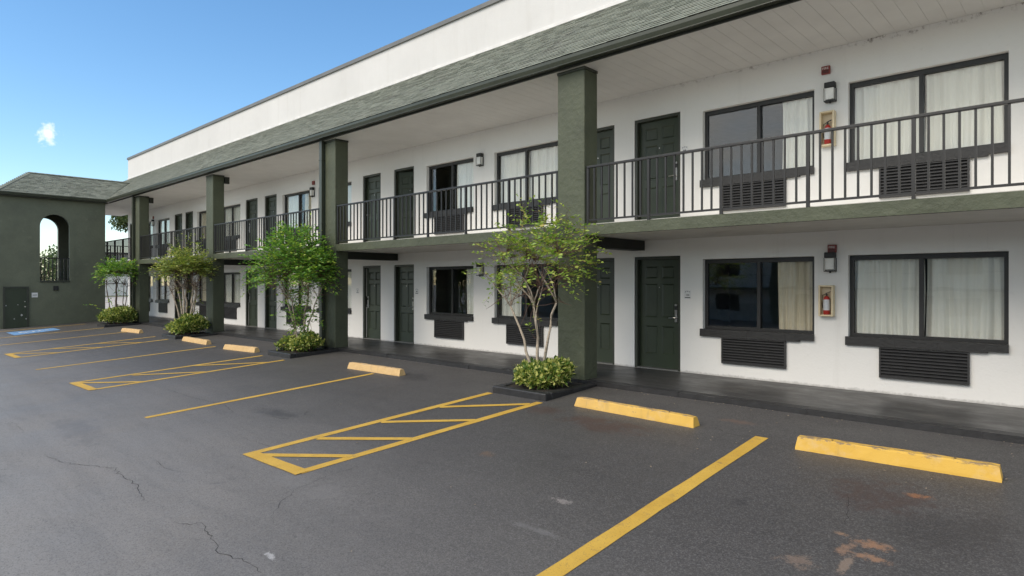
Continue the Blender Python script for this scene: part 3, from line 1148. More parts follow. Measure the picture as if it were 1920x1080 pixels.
def door(x0, x1, fz, ajar=0.0, lock_side=1, strip_left=False, lock=True):
    z0 = fz + 0.02
    z1 = fz + DZ[1]
    root = link('door', None, None, motel, (x0, YW, z0))
    e = 0.004
    b = MB()
    ft = 0.055
    b.box(x0 + e, x0 + ft, YW + 0.02, YW + 0.16, fz + 0.001, z1 - e)
    b.box(x1 - ft, x1 - e, YW + 0.02, YW + 0.16, fz + 0.001, z1 - e)
    b.box(x0 + ft, x1 - ft, YW + 0.02, YW + 0.16, z1 - ft, z1 - e)
    b.build('door_frame', TRIM, root)
    b = MB()
    b.box(x0 + ft, x1 - ft, YW + 0.01, YW + 0.17, fz - 0.001, fz + 0.02)
    b.build('threshold', COPING, root)
    # leaf, hinged on the left, pivot at its own origin
    lx0, lx1 = x0 + ft + 0.002, x1 - ft - 0.002
    yd = YW + 0.105
    W = lx1 - lx0
    H = z1 - ft - z0 - 0.004
    piv = Vector((lx0, yd, z0 + 0.002))
    leaf = link('door_leaf', None, None, root, piv)
    b = MB()
    # stiles and rails around six sunk panels
    cx = [0, W * 0.145, W * 0.445, W * 0.555, W * 0.855, W]
    cz = [0, H * 0.125, H * 0.385, H * 0.465, H * 0.775, H * 0.825, H * 0.935, H]
    sunk = [(1, 1), (3, 1), (1, 3), (3, 3), (1, 5), (3, 5)]
    for i in range(5):
        for j in range(7):
            if (i, j) in sunk:
                continue
            b.poly([(cx[i], 0, cz[j]), (cx[i + 1], 0, cz[j]), (cx[i + 1], 0, cz[j + 1]), (cx[i], 0, cz[j + 1])])
    for (i, j) in sunk:
        a, c, p, q = cx[i], cx[i + 1], cz[j], cz[j + 1]
        s, dp = 0.024, 0.020
        A = [(a, 0, p), (c, 0, p), (c, 0, q), (a, 0, q)]
        B = [(a + s, dp, p + s), (c - s, dp, p + s), (c - s, dp, q - s), (a + s, dp, q - s)]
        for k in range(4):
            b.poly([A[k], A[(k + 1) % 4], B[(k + 1) % 4], B[k]])
        b.poly(B)
    b.poly([(W, 0, 0), (W, 0.04, 0), (W, 0.04, H), (W, 0, H)])
    b.poly([(0, 0.04, 0), (0, 0, 0), (0, 0, H), (0, 0.04, H)])
    b.poly([(0, 0.04, 0), (0, 0.04, H), (W, 0.04, H), (W, 0.04, 0)])
    b.poly([(0, 0, H), (W, 0, H), (W, 0.04, H), (0, 0.04, H)])
    me = b.mesh('door_leaf')
    me.materials.append(DOOR)
    COL.objects.unlink(leaf)
    leaf2 = bpy.data.objects.new('door_leaf', me)
    bpy.data.objects.remove(leaf)
    COL.objects.link(leaf2)
    leaf2.name = 'door_leaf'
    leaf2.parent = root
    leaf2.location = piv - WL[root.name]
    leaf2.rotation_euler = (0, 0, ajar)
    if ajar:
        leaf2['label'] = 'dark green door leaf standing ajar into its room'
    ca, sa = math.cos(ajar), math.sin(ajar)

    def on_leaf(mb, name, mat, bevel=0.0):
        me2 = mb.mesh(name)
        me2.materials.append(mat)
        o2 = bpy.data.objects.new(name, me2)
        COL.objects.link(o2)
        o2.parent = root
        o2.location = piv - WL[root.name]
        o2.rotation_euler = (0, 0, ajar)
        if bevel:
            m_ = o2.modifiers.new('bevel', 'BEVEL')
            m_.width = bevel
        return o2
    if lock:
        hx = W - 0.075 if lock_side > 0 else 0.075
        b = MB()
        b.box(hx - 0.030, hx + 0.030, -0.022, -0.001, 0.86, 1.20)
        on_leaf(b, 'lock_plate', STEEL, 0.006)
        b = MB()
        b.box(hx - 0.024, hx + 0.024, -0.030, -0.0225, 1.09, 1.16)
        on_leaf(b, 'card_reader', BLACK)
        b = MB()
        s_ = -1 if lock_side > 0 else 1
        b.tube([(hx, -0.0225, 0.945), (hx, -0.06, 0.945), (hx + s_ * 0.03, -0.068, 0.945), (hx + s_ * 0.125, -0.066, 0.94)], [0.013, 0.011, 0.010, 0.008], 8)
        on_leaf(b, 'lever_handle', STEEL)
    b = MB()
    b.tube([(W * 0.5, -0.001, 1.50), (W * 0.5, -0.008, 1.50)], 0.010, 8)
    on_leaf(b, 'peephole', STEEL)
    if strip_left:
        b = MB()
        b.box(x0 + ft - 0.002, x0 + ft + 0.024, YW + 0.075, YW + 0.101, z0 + 0.02, z0 + 0.90)
        b.box(x0 + ft - 0.002, x0 + ft + 0.024, YW + 0.075, YW + 0.101, z0 + 1.20, z1 - ft - 0.02)
        b.build('weather_strip', WSTRIP, root)
    return root


for fz in (0.0, FL):
    for k, (a, c) in enumerate(DOORS):
        up_ = fz > 0
        right_hand = k in (0, 2, 5, 6)
        door(a, c, fz, ajar=R(20) if (up_ and k == 2) else 0.0, lock_side=1 if k in (0, 2, 4) else -1,
             strip_left=(not up_ and k in (3, 5)))

# ------------------------------------------------------------------ balcony railings
RY = YK + 0.052
rail_label = ['black balcony railing at the right edge, before the two nearest windows',
              'black balcony railing between the two nearest green columns',
              'black balcony railing behind the dense green tree, above its crown',
              'black balcony railing above the hedge and tree second from the wing',
              'black balcony railing behind the green stair wing']
spans = [(-6.20, 0.76), (-13.85, -6.81), (-21.34, -14.46), (-28.80, -21.95), (-37.05, -29.42)]
top_b = FL + 0.94


def bar_mesh(name, w, d, h):
    bb = MB()
    bb.box(-w / 2, w / 2, -d / 2, d / 2, 0, h)
    m_ = bb.mesh(name)
    m_.materials.append(RAIL)
    return m_


BAL = bar_mesh('baluster', 0.024, 0.024, 0.845)
PST = bar_mesh('post', 0.040, 0.040, 0.99)
for (a, c), lab in zip(spans, rail_label):
    t = thing('balcony_railing', lab, 'railing', ((a + c) / 2, RY, FL), 'railings along the balcony')
    b = MB()
    b.box(a, c, RY - 0.026, RY + 0.026, top_b - 0.038, top_b)
    b.build('top_rail', RAIL, t, bevel=0.006)
    b = MB()
    b.box(a, c, RY - 0.014, RY + 0.014, FL + 0.028, FL + 0.056)
    b.build('bottom_rail', RAIL, t)
    n = round((c - a) / 0.1465)
    st = (c - a) / n
    for k in range(0, n + 1):
        xx = a + st * k
        if k in (0, n):
            xx += 0.02 if k == 0 else -0.02
        if k % 8 == 0 or k == n:
            part_at('post', PST, t, (xx, RY, FL - 0.090))
        else:
            part_at('baluster', BAL, t, (xx, RY, FL + 0.057))
# end railing that closes the balcony
t = thing('end_railing', 'black railing across the far open end of the balcony', 'railing', (XL + 0.06, (YK + YW) / 2, FL), 'railings along the balcony')
b = MB()
b.box(XL + 0.03, XL + 0.08, RY + 0.03, YW - 0.003, top_b - 0.036, top_b - 0.002)
b.build('top_rail', RAIL, t)
b = MB()
b.box(XL + 0.04, XL + 0.068, RY + 0.03, YW - 0.003, FL + 0.03, FL + 0.056)
b.build('bottom_rail', RAIL, t)
for k in range(1, 12):
    part_at('baluster', BAL, t, (XL + 0.055, RY + 0.02 + k * 0.150, FL + 0.057))

# ------------------------------------------------------------------ curtains


def curtain(x0, x1, fz, mat, label, sheer=0.0, lean=0.0, folds=None, amp=0.025):
    z0, z1 = fz + WZ[0] + 0.03, fz + WZ[1] - 0.04
    n = max(16, int((x1 - x0) / 0.012))
    b = MB()
    r = random.Random(int((x0 + 50) * 1000 + fz * 77))
    ph = [r.uniform(0, 6.28) for _ in range(5)]
    fr = folds or 11.0
    zs = [z0, z0 + (z1 - z0) * 0.3, z0 + (z1 - z0) * 0.6, z0 + (z1 - z0) * 0.88, z1]
    rowsv = []
    for j, z in enumerate(zs):
        tt = j / (len(zs) - 1)
        row = []
        for k in range(n + 1):
            u = k / n
            x = x0 + (x1 - x0) * u
            y = math.sin(x * fr * 6.0 + ph[0]) * amp * (1.0 - 0.45 * tt) + math.sin(x * fr * 2.7 + ph[1] + tt * 0.8) * amp * 0.6
            y += math.sin(x * 140 + ph[2]) * 0.004
            row.append((x + lean * (0.5 - tt) * (1 - u) + 0.012 * math.sin(ph[3] + tt * 3 + u * 9), YW + 0.190 + y, z))
        rowsv.append(row)
    i0 = 0
    for row in rowsv:
        b.v += row
    for j in range(len(zs) - 1):
        for k in range(n):
            a = j * (n + 1) + k
            b.f.append((a, a + 1, a + n + 2, a + n + 1))
    ob = b.build('curtain', mat, None, origin=((x0 + x1) / 2, YW + 0.190, z0), smooth=True)
    return tag(ob, label, 'curtain', 'curtains behind the room windows')


WD_L = ['at the right end of the ground floor', 'left of the near fire extinguisher on the ground floor', 'behind the sparse tree on the ground floor',
        'right of the middle ground floor doors', 'right of the downspout on the second column, ground floor', 'behind the dense tree, ground floor',
        'right of the third column, ground floor', 'just left of the third column, ground floor', 'by the first tree trunk cluster, ground floor', 'farthest along the ground floor']
WD_U = ['at the right end of the upper floor', 'left of the near fire extinguisher on the upper floor', 'just left of the nearest column, upper floor',
        'right of the ajar door, upper floor', 'right of the second column, upper floor', 'left of the second column, upper floor',
        'right of the third column, upper floor', 'just left of the third column, upper floor', 'right of the fourth column, upper floor', 'farthest along the upper floor']
for fl, fz, WD in ((0, 0.0, WD_L), (1, FL, WD_U)):
    for k, (a, c) in enumerate(WIN):
        w = c - a
        place = WD[k]
        if k == 1:
            mat = CURT_B if fl == 0 else CURT_W
            frac = 0.30 if fl == 0 else 0.27
            curtain(c - 0.05 - w * frac, c - 0.03, fz, mat, ('beige' if fl == 0 else 'white') + ' curtain drawn aside, window ' + place, folds=13)
        elif k == 3:
            curtain(c - 0.05 - w * (0.20 if fl == 0 else 0.42), c - 0.03, fz, CURT_W, 'white curtain drawn aside, window ' + place)
            if fl == 1:
                pass
        elif k == 2 and fl == 0:
            curtain(a + 0.05, a + w * 0.36, fz, CURT_W, 'white curtain half drawn, window ' + place)
        elif k == 5 and fl == 1:
            curtain(c - 0.05 - w * 0.36, c - 0.03, fz, CURT_B, 'right beige curtain, window ' + place)
            curtain(a + 0.05, a + w * 0.48, fz, CURT_W, 'left white curtain, window ' + place)
        else:
            cm = CURT_W if (fl == 1 or k in (4, 6)) else CURT_W
            if k in (7,):
                cm = CURT_B
            nm = 'beige' if cm is CURT_B else 'white'
            curtain(a + 0.04, a + w * 0.495, fz, cm, 'left %s curtain, window %s' % (nm, place), lean=0.10 if k == 6 else 0.0, folds=9)
            curtain(a + w * 0.505, c - 0.03, fz, cm, 'right %s curtain, window %s' % (nm, place), lean=0.0, folds=8.3)

# ------------------------------------------------------------------ wall lamps, alarms, extinguishers, plates


def wall_lamp(x, z, label):
    t = thing('wall_lamp', label, 'wall lamp', (x, YW, z), 'wall lamps between the windows')
    b = MB()
    b.box(x - 0.075, x + 0.075, YW - 0.11, YW - 0.001, z + 0.07, z + 0.155)
    b.build('cap', BLACK, t, bevel=0.012)
    b = MB()
    b.hexa([(x - 0.058, YW - 0.100, z - 0.110), (x + 0.058, YW - 0.100, z - 0.110), (x + 0.058, YW - 0.022, z - 0.110), (x - 0.058, YW - 0.022, z - 0.110),
            (x - 0.066, YW - 0.105, z + 0.068), (x + 0.066, YW - 0.105, z + 0.068), (x + 0.066, YW - 0.022, z + 0.068), (x - 0.066, YW - 0.022, z + 0.068)])
    b.build('glass_jar', JAR, t, bevel=0.012)
    b = MB()
    for sx in (-1, 1):
        b.box(x + sx * 0.074 - 0.003, x + sx * 0.074 + 0.003, YW - 0.108, YW - 0.102, z - 0.125, z + 0.07)
        b.box(x + sx * 0.074 - 0.003, x + sx * 0.074 + 0.003, YW - 0.020, YW - 0.001, z - 0.125, z + 0.07)
    b.box(x - 0.077, x + 0.077, YW - 0.109, YW - 0.001, z - 0.138, z - 0.125)
    b.box(x - 0.012, x + 0.012, YW - 0.066, YW - 0.046, z - 0.160, z - 0.139)
    b.build('cage', BLACK, t)
    return t


wall_lamp(-2.985, 1.915, 'black capped wall lamp above the ground floor fire extinguisher')
wall_lamp(-2.985, 4.500, 'black capped wall lamp above the upper floor fire extinguisher')
wall_lamp(-10.645, 4.500, 'upper floor wall lamp just left of the window beside the nearest column')
wall_lamp(-10.645, 1.915, 'ground floor wall lamp half hidden by the leaves of the sparse tree')
wall_lamp(-18.33, 4.500, 'upper floor wall lamp just left of the second column')
wall_lamp(-33.25, 4.500, 'farthest upper floor wall lamp, right of the fourth column')


def text_mesh(body, size, name):
    cu = bpy.data.curves.new(name, 'FONT')
    cu.body = body
    cu.size = size
    cu.align_x = 'CENTER'
    cu.align_y = 'CENTER'
    cu.extrude = 0.0015
    to = bpy.data.objects.new('tmp_text', cu)
    COL.objects.link(to)
    bpy.context.view_layer.update()
    me = bpy.data.meshes.new_from_object(to.evaluated_get(bpy.context.evaluated_depsgraph_get()))
    me.name = name
    bpy.data.objects.remove(to)
    return me


def text_part(body, size, name, mat, parent, world, rot=(R(90), 0, 0)):
    me = text_mesh(body, size, name)
    me.materials.clear()
    me.materials.append(mat)
    o = link(name, me, mat, parent, world)
    o.rotation_euler = rot
    return o


def alarm(x, z, label, txt=True):
    t = thing('fire_alarm', label, 'fire alarm', (x, YW, z), 'red fire alarms on the wall')
    b = MB()
    b.box(x - 0.062, x + 0.062, YW - 0.045, YW - 0.001, z - 0.062, z + 0.062)
    b.build('alarm_body', ALARM, t, bevel=0.008)
    if txt:
        text_part('FIRE', 0.050, 'lettering', PLATE, t, (x, YW - 0.0465, z + 0.022))
        b = MB()
        for k in range(4):
            b.box(x - 0.045, x + 0.045, YW - 0.0475, YW - 0.0452, z - 0.045 + k * 0.012, z - 0.039 + k * 0.012)
        b.build('sounder_slots', BLACK, t)


alarm(-2.965, 2.125, 'red fire alarm box right above the ground floor wall lamp')
alarm(-3.055, 4.865, 'red fire alarm box above the nearest upper floor lamp')
alarm(-18.31, 4.80, 'small red alarm box on the upper wall, left of the second column', False)
alarm(-33.28, 4.76, 'farthest red alarm box, high on the upper wall by the fourth column', False)


def extinguisher(x, zc, h, label_c, label_e):
    w = 0.21
    x0, x1, z0, z1 = x - w / 2, x + w / 2, zc - h / 2, zc + h / 2
    t = thing('extinguisher_cabinet', label_c, 'cabinet', (x, YW, z0), 'cream extinguisher cabinets')
    f = 0.026
    d = 0.115
    b = MB()
    b.box(x0, x0 + f, YW - d, YW - 0.001, z0, z1)
    b.box(x1 - f, x1, YW - d, YW - 0.001, z0, z1)
    b.box(x0 + f, x1 - f, YW - d, YW - 0.001, z1 - f, z1)
    b.box(x0 + f, x1 - f, YW - d, YW - 0.001, z0, z0 + f)
    b.build('case', CREAM, t, bevel=0.009)
    b = MB()
    b.box(x0 + f, x1 - f, YW - 0.010, YW - 0.001, z0 + f, z1 - f)
    b.build('back_panel', CREAM_IN, t)
    e = thing('fire_extinguisher', label_e, 'fire extinguisher', (x, YW - 0.06, z0 + f), 'fire extinguishers in cabinets')
    cx, cy, cz = x + 0.002, YW - 0.062, z0 + f
    hh = min(0.30, h - 0.19)
    b = MB()
    b.tube([(cx, cy, cz), (cx, cy, cz + 0.012), (cx, cy, cz + hh * 0.82), (cx, cy, cz + hh * 0.93), (cx, cy, cz + hh)], [0.040, 0.047, 0.047, 0.036, 0.016], 14)
    b.build('cylinder', RED, e, smooth=True)
    b = MB()
    b.tube([(cx, cy, cz + hh * 0.24), (cx, cy, cz + hh * 0.81)], 0.0478, 14, cap=False)
    b.build('label_band', LABEL, e, smooth=True)
    b = MB()
    b.tube([(cx, cy, cz + hh), (cx, cy, cz + hh + 0.035)], 0.014, 8)
    b.hexa([(cx - 0.01, cy - 0.012, cz + hh + 0.035), (cx + 0.055, cy - 0.012, cz + hh + 0.060), (cx + 0.055, cy + 0.012, cz + hh + 0.060), (cx - 0.01, cy + 0.012, cz + hh + 0.035),
            (cx - 0.01, cy - 0.012, cz + hh + 0.045), (cx + 0.055, cy - 0.012, cz + hh + 0.070), (cx + 0.055, cy + 0.012, cz + hh + 0.070), (cx - 0.01, cy + 0.012, cz + hh + 0.045)])
    b.build('valve_handle', BLACK, e)
    b = MB()
    b.tube([(cx - 0.012, cy - 0.01, cz + hh + 0.03), (cx - 0.052, cy - 0.01, cz + hh + 0.01), (cx - 0.060, cy - 0.008, cz + hh * 0.6), (cx - 0.054, cy - 0.01, cz + hh * 0.35)], 0.007, 6)
    b.build('hose', BLACK, e)


extinguisher(-3.035, 1.332, 0.475, 'cream extinguisher cabinet on the ground floor wall, between the two nearest windows',
             'red fire extinguisher with white label in the ground floor cream cabinet')
extinguisher(-3.020, 3.955, 0.530, 'cream extinguisher cabinet on the upper wall, behind the balcony railing',
             'red fire extinguisher in the upper floor cream cabinet behind the railing')


def plate(x, z, label, num=None):
    t = thing('room_plate', label, 'room sign', (x, YW, z), 'room plates beside the doors')
    w, h = 0.062, 0.072
    b = MB()
    b.box(x - w, x + w, YW - 0.008, YW - 0.001, z - h, z + h)
    b.build('plate_board', PLATE, t, bevel=0.003)
    b = MB()
    n = 8
    for k in range(n):          # arched line of small print
        if k % 3 == 2:
            continue
        u0 = -1 + 2 * k / n; u1 = -1 + 2 * (k + 0.85) / n
        za = z + 0.040 + 0.016 * (1 - u0 * u0); zb = z + 0.040 + 0.016 * (1 - u1 * u1)
        b.poly([(x + u0 * 0.048, YW - 0.0092, za), (x + u1 * 0.048, YW - 0.0092, zb), (x + u1 * 0.048, YW - 0.0092, zb + 0.011), (x + u0 * 0.048, YW - 0.0092, za + 0.011)])
    b.build('arched_print', INK, t)
    b = MB()
    b.box(x - 0.052, x + 0.052, YW - 0.0105, YW - 0.0085, z - 0.058, z - 0.044)
    b.build('bar', INK, t)
    if num:
        text_part(num, 0.046, 'number', INK, t, (x, YW - 0.0095, z - 0.008))
    else:
        b = MB()
        b.box(x - 0.024, x - 0.004, YW - 0.0100, YW - 0.0085, z - 0.018, z + 0.012)
        b.box(x + 0.006, x + 0.024, YW - 0.0100, YW - 0.0085, z - 0.018, z + 0.012)
        b.build('number', INK, t)


plate(-5.365, 1.395, 'small white room plate right of the nearest ground floor door', '104')
plate(-13.07, 1.385, 'room plate left of the dark curtained window, right of the middle ground floor doors')
plate(-15.83, 1.375, 'room plate left of the middle ground floor doors, near the second column')
plate(-23.42, 1.375, 'room plate beside the curtained window right of the third column')
plate(-5.42, 3.98, 'room plate right of the nearest upper floor door, behind the top rail')

# ------------------------------------------------------------------ stair wing
WXF, WXB = -32.86, -35.14
WY0, WY1 = 4.40, 8.225
wing = thing('stair_wing', 'dark green stair wing with an arched opening and a hipped shingle roof', 'building', (-34.0, 6.3, -0.25))
AY0, AY1, AZ0, ASP = 5.825, 6.885, 1.69, 4.03
AR = (AY1 - AY0) / 2
AYC = (AY0 + AY1) / 2
NA = 18
arc = [(AYC - AR * math.cos(math.pi * k / NA), ASP + AR * math.sin(math.pi * k / NA)) for k in range(NA + 1)]


def arch_wall(b, x0, x1):
    """a wall 0.2 thick between x0 and x1 with the arched opening through it"""
    zt = 5.22
    for x, facing in ((x1, 1), (x0, -1)):
        def q(pts):
            pp = [(x, y, z) for y, z in pts]
            b.poly(pp if facing > 0 else pp[::-1])
        q([(WY0, -0.6), (AY0, -0.6), (AY0, zt), (WY0, zt)])
        q([(AY1, -0.6), (WY1, -0.6), (WY1, zt), (AY1, zt)])
        q([(AY0, -0.6), (AY1, -0.6), (AY1, AZ0), (AY0, AZ0)])
        for k in range(NA):
            (y0, z0), (y1, z1) = arc[k], arc[k + 1]
            q([(y0, z0), (y1, z1), (y1, zt), (y0, zt)])
    b.poly([(x0, AY0, AZ0), (x1, AY0, AZ0), (x1, AY1, AZ0), (x0, AY1, AZ0)])
    b.poly([(x1, AY0, AZ0), (x0, AY0, AZ0), (x0, AY0, ASP), (x1, AY0, ASP)])
    b.poly([(x0, AY1, AZ0), (x1, AY1, AZ0), (x1, AY1, ASP), (x0, AY1, ASP)])
    for k in range(NA):
        (y0, z0), (y1, z1) = arc[k], arc[k + 1]
        b.poly([(x1, y0, z0), (x0, y0, z0), (x0, y1, z1), (x1, y1, z1)])


b = MB()
arch_wall(b, WXF - 0.2, WXF)
b.build('arched_wall', TOWER, wing)
b = MB()
arch_wall(b, WXB, WXB + 0.2)
b.build('arched_wall', TOWER, wing)
b = MB()
b.box(WXB + 0.2, WXF - 0.2, AY0 - 0.4, AY1 + 0.4, 1.45, 1.60)
b.build('landing', BEAM, wing)
b = MB()
b.box(WXB + 0.2, WXF - 0.2, WY0 + 0.2, WY1 - 0.2, 5.05, 5.2)
b.build('landing_ceiling', BEAM, wing)
b = MB()
b.box(WXB + 0.2, WXF - 0.2, WY0, WY0 + 0.2, -0.6, 5.22)
b.box(WXB + 0.2, WXF - 0.2, WY1 - 0.2, WY1, -0.6, 5.22)
b.build('side_walls', TOWER, wing)
b = MB()          # plaster band round the arch
for k in range(NA):
    (y0, z0), (y1, z1) = arc[k], arc[k + 1]

    def o(y, z, rr):
        dy, dz = (y - AYC) / AR, (z - ASP) / AR
        return (AYC + dy * (AR + rr), ASP + dz * (AR + rr))
    a0, a1 = o(y0, z0, 0.0), o(y1, z1, 0.0)
    c0, c1 = o(y0, z0, 0.17), o(y1, z1, 0.17)
    xf = WXF + 0.014
    b.poly([(xf, *a0), (xf, *a1), (xf, *c1), (xf, *c0)])
    b.poly([(xf, *c0), (xf, *c1), (WXF, *c1), (WXF, *c0)])
    b.poly([(xf, *a1), (xf, *a0), (WXF, *a0), (WXF, *a1)])
for (ya, yb_) in ((AY0 - 0.17, AY0), (AY1, AY1 + 0.17)):
    b.box(WXF + 0.0005, WXF + 0.014, ya, yb_, AZ0, ASP)
b.build('arch_band', TOWER, wing)
b = MB()
b.box(WXF - 0.30, WXF + 0.03, AY0 + 0.001, AY1 - 0.001, AZ0 - 0.05, AZ0 + 0.035)
b.build('arch_sill', TRIM, wing)
rr_ = link('arch_railing', None, None, wing, (WXF - 0.08, AYC, AZ0))
b = MB()
b.box(WXF - 0.10, WXF - 0.06, AY0 + 0.002, AY1 - 0.002, 2.655, 2.70)
b.build('top_rail', RAIL, rr_)
b = MB()
b.box(WXF - 0.095, WXF - 0.065, AY0 + 0.002, AY1 - 0.002, AZ0 + 0.075, AZ0 + 0.105)
b.build('bottom_rail', RAIL, rr_)
for k in range(8):
    y = AY0 + 0.05 + k * (AY1 - AY0 - 0.1) / 7
    b = MB()
    b.box(WXF - 0.098, WXF - 0.062, y - 0.018, y + 0.018, AZ0 + 0.035, 2.655)
    b.build('baluster', RAIL, rr_)
# wing eave, gutter and hip roof
b = MB()
b.prism_y([(WXF - 0.03, 5.20), (WX_E - 0.005, 5.20), (WX_E - 0.005, 5.36), (WXF - 0.03, 5.36)], WY0 - 0.12, 8.18)
b.build('eave_fascia', TRIM, wing)
b = MB()
b.prism_y([(WX_E - 0.004, 5.235), (WX_E + 0.09, 5.235), (WX_E + 0.115, 5.345), (WX_E - 0.004, 5.345)], WY0 - 0.16, 8.19)
b.build('eave_gutter', GUTTER, wing)
HY0 = WY0 - 0.14          # hip eave line on the lane side
PK = HY0 + 1.37
b = MB()
yr = ER + 1.37
A = (WX_E + 0.02, HY0, EZ - 0.015); B_ = (RX - 1.37, HY0, EZ - 0.015)
C1 = (RX, PK, RZ - 0.02); D1 = (RX, yr, RZ - 0.02)
E1 = (WX_E + 0.02, ER, EZ - 0.015); F1 = (RX - 1.37, ER, EZ - 0.015)
b.poly([A, E1, D1, C1])
b.poly([B_, A, C1])
b.poly([F1, B_, C1, D1])
wroof = b.build('hip_roof', SHINGLE, wing)
nx = Vector((SL, 0, 1)).normalized()
ux = Vector((-1, 0, SL)).normalized()
wb = MB()
wl = math.hypot(1.37, RZ - EZ)
for r in range(int(wl / EXPO) + 1):
    run = r * EXPO * abs(ux.x)
    ya = HY0 + run
    ye = ER + run
    y = ya - rng.uniform(0, 0.25)
    while y < ye:
        wid = rng.choice((0.13, 0.17, 0.22, 0.28))
        y0, y1 = max(y, ya), min(y + wid - 0.006, ye)
        ln = min(EXPO * 1.12, wl - r * EXPO - 0.004)
        if y1 - y0 > 0.03 and ln > 0.03:
            tab(wb, (WX_E - run, y0, EZ + r * EXPO * ux.z), Vector((0, 1, 0)), ux, y1 - y0, ln, nx, rng.choice((0.007, 0.010, 0.015, 0.020)), 0.004)
        y += wid
o_ = wb.build('shingles', SHINGLE, wroof)
o_['kind'] = 'stuff'
b = MB()          # hip and ridge caps
for (p, q) in ((Vector(A), Vector(C1)), (Vector(C1), Vector(D1))):
    n = int((q - p).length / 0.2)
    for k in range(n):
        a = p.lerp(q, k / n) + Vector((0, 0, 0.036)); c = p.lerp(q, min(1.0, (k + 1.05) / n)) + Vector((0, 0, 0.030))
        d = (q - p).normalized()
        s = d.cross(Vector((0, 0, 1))).normalized() * 0.11
        dz = Vector((0, 0, 0.05))
        b.poly([a - s - dz, a, c, c - s - dz])
        b.poly([a, a + s - dz, c + s - dz, c])
b.build('ridge_caps', SHINGLE, wroof)
# utility door in the wing
DY0, DY1, DZ0, DZ1 = 4.66, 5.37, -0.262, 1.40
ud = link('utility_door', None, None, wing, (WXF, (DY0 + DY1) / 2, DZ0))
b = MB()
b.box(WXF + 0.0005, WXF + 0.02, DY0, DY1, DZ0, DZ1)
b.build('door_leaf', DOOR, ud)
b = MB()
b.box(WXF + 0.0005, WXF + 0.05, DY0 - 0.07, DY0, DZ0, DZ1 + 0.06)
b.box(WXF + 0.0005, WXF + 0.05, DY1, DY1 + 0.07, DZ0, DZ1 + 0.06)
b.box(WXF + 0.0005, WXF + 0.05, DY0, DY1, DZ1, DZ1 + 0.06)
b.build('door_frame', TRIM, ud)
b = MB()
b.tube([(WXF + 0.02, DY1 - 0.06, 0.62), (WXF + 0.075, DY1 - 0.06, 0.62)], [0.02, 0.030], 10)
b.tube([(WXF + 0.02, DY1 - 0.06, 0.83), (WXF + 0.04, DY1 - 0.06, 0.83)], [0.022, 0.020], 10)
b.build('knob', STEEL, ud)
b = MB()
for (y, z, s) in ((DY1 - 0.17, 0.27, 0.045), (DY1 - 0.02, 0.11, 0.035), (DY0 + 0.30, 0.12, 0.03), (DY0 + 0.42, 0.70, 0.022), (DY0 + 0.03, 0.68, 0.03)):
    b.poly([(WXF + 0.0215, y + s * math.cos(t_) * rng.uniform(0.5, 1.0), z + s * math.sin(t_) * rng.uniform(0.5, 1.1)) for t_ in [k * 0.785 for k in range(8)]])
b.build('paint_chips', WSTRIP, ud)
t = thing('wall_sign', 'small white sign with one dark line, right of the wing utility door', 'sign', (WXF, 5.64, 1.10))
b = MB()
b.box(WXF + 0.001, WXF + 0.012, 5.54, 5.75, 1.0, 1.20)
b.build('sign_board', PLATE, t, bevel=0.004)
b = MB()
for k in range(5):
    b.box(WXF + 0.0125, WXF + 0.0135, 5.575 + k * 0.03, 5.597 + k * 0.03, 1.085, 1.115)
b.build('dark_print_line', INK, t)
t = thing('wall_vent', 'square black vent below the arched opening of the stair wing', 'vent', (WXF, 6.38, 1.40))
b = MB()
b.box(WXF + 0.001, WXF + 0.05, 6.29, 6.47, 1.285, 1.485)
b.build('vent_box', BLACK, t, bevel=0.006)
b = MB()
for k in range(4):
    b.box(WXF + 0.0505, WXF + 0.06, 6.305, 6.455, 1.305 + k * 0.042, 1.325 + k * 0.042)
b.build('vent_louvres', GRILLE, t)

# ------------------------------------------------------------------ planters
PLX = [(-7.08, -5.97), (-14.79, -13.68), (-22.15, -20.95), (-29.60, -28.60)]
pl_lab = ['black edged planter at the foot of the nearest column, holding the sparse tree', 'black edged planter with the dense green tree',
          'black edged planter with the many stemmed tree, third from the right', 'black edged planter beside the stair wing, the farthest']
PY0 = 7.12
for (a, c), lab in zip(PLX, pl_lab):
    t = thing('planter', lab, 'planter', ((a + c) / 2, 7.7, gz(7.7)), 'planters at the column feet')
    b = MB()
    th = 0.14
    zt = -0.035
    b.box(a, c, PY0, PY0 + th, -0.5, zt)
    b.box(a, a + th, PY0 + th, YK - 0.012, -0.5, zt + 0.004)
    b.box(c - th, c, PY0 + th, YK - 0.012, -0.5, zt + 0.002)
    b.build('border', KERB, t, bevel=0.02)
    b = MB()
    n = 6
    for i in range(n):
        for j in range(n):
            x0 = a + th + (c - a - 2 * th) * i / n; x1 = a + th + (c - a - 2 * th) * (i + 1) / n
            y0 = PY0 + th + (YK - 0.02 - PY0 - th) * j / n; y1 = PY0 + th + (YK - 0.02 - PY0 - th) * (j + 1) / n
            def hz(x, y): return -0.06 + 0.02 * math.sin(x * 9.1 + y * 5.3) * math.cos(y * 11.0)
            b.poly([(x0, y0, hz(x0, y0)), (x1, y0, hz(x1, y0)), (x1, y1, hz(x1, y1)), (x0, y1, hz(x0, y1))])
    b.build('soil', SOIL, t)

# ------------------------------------------------------------------ foliage helpers


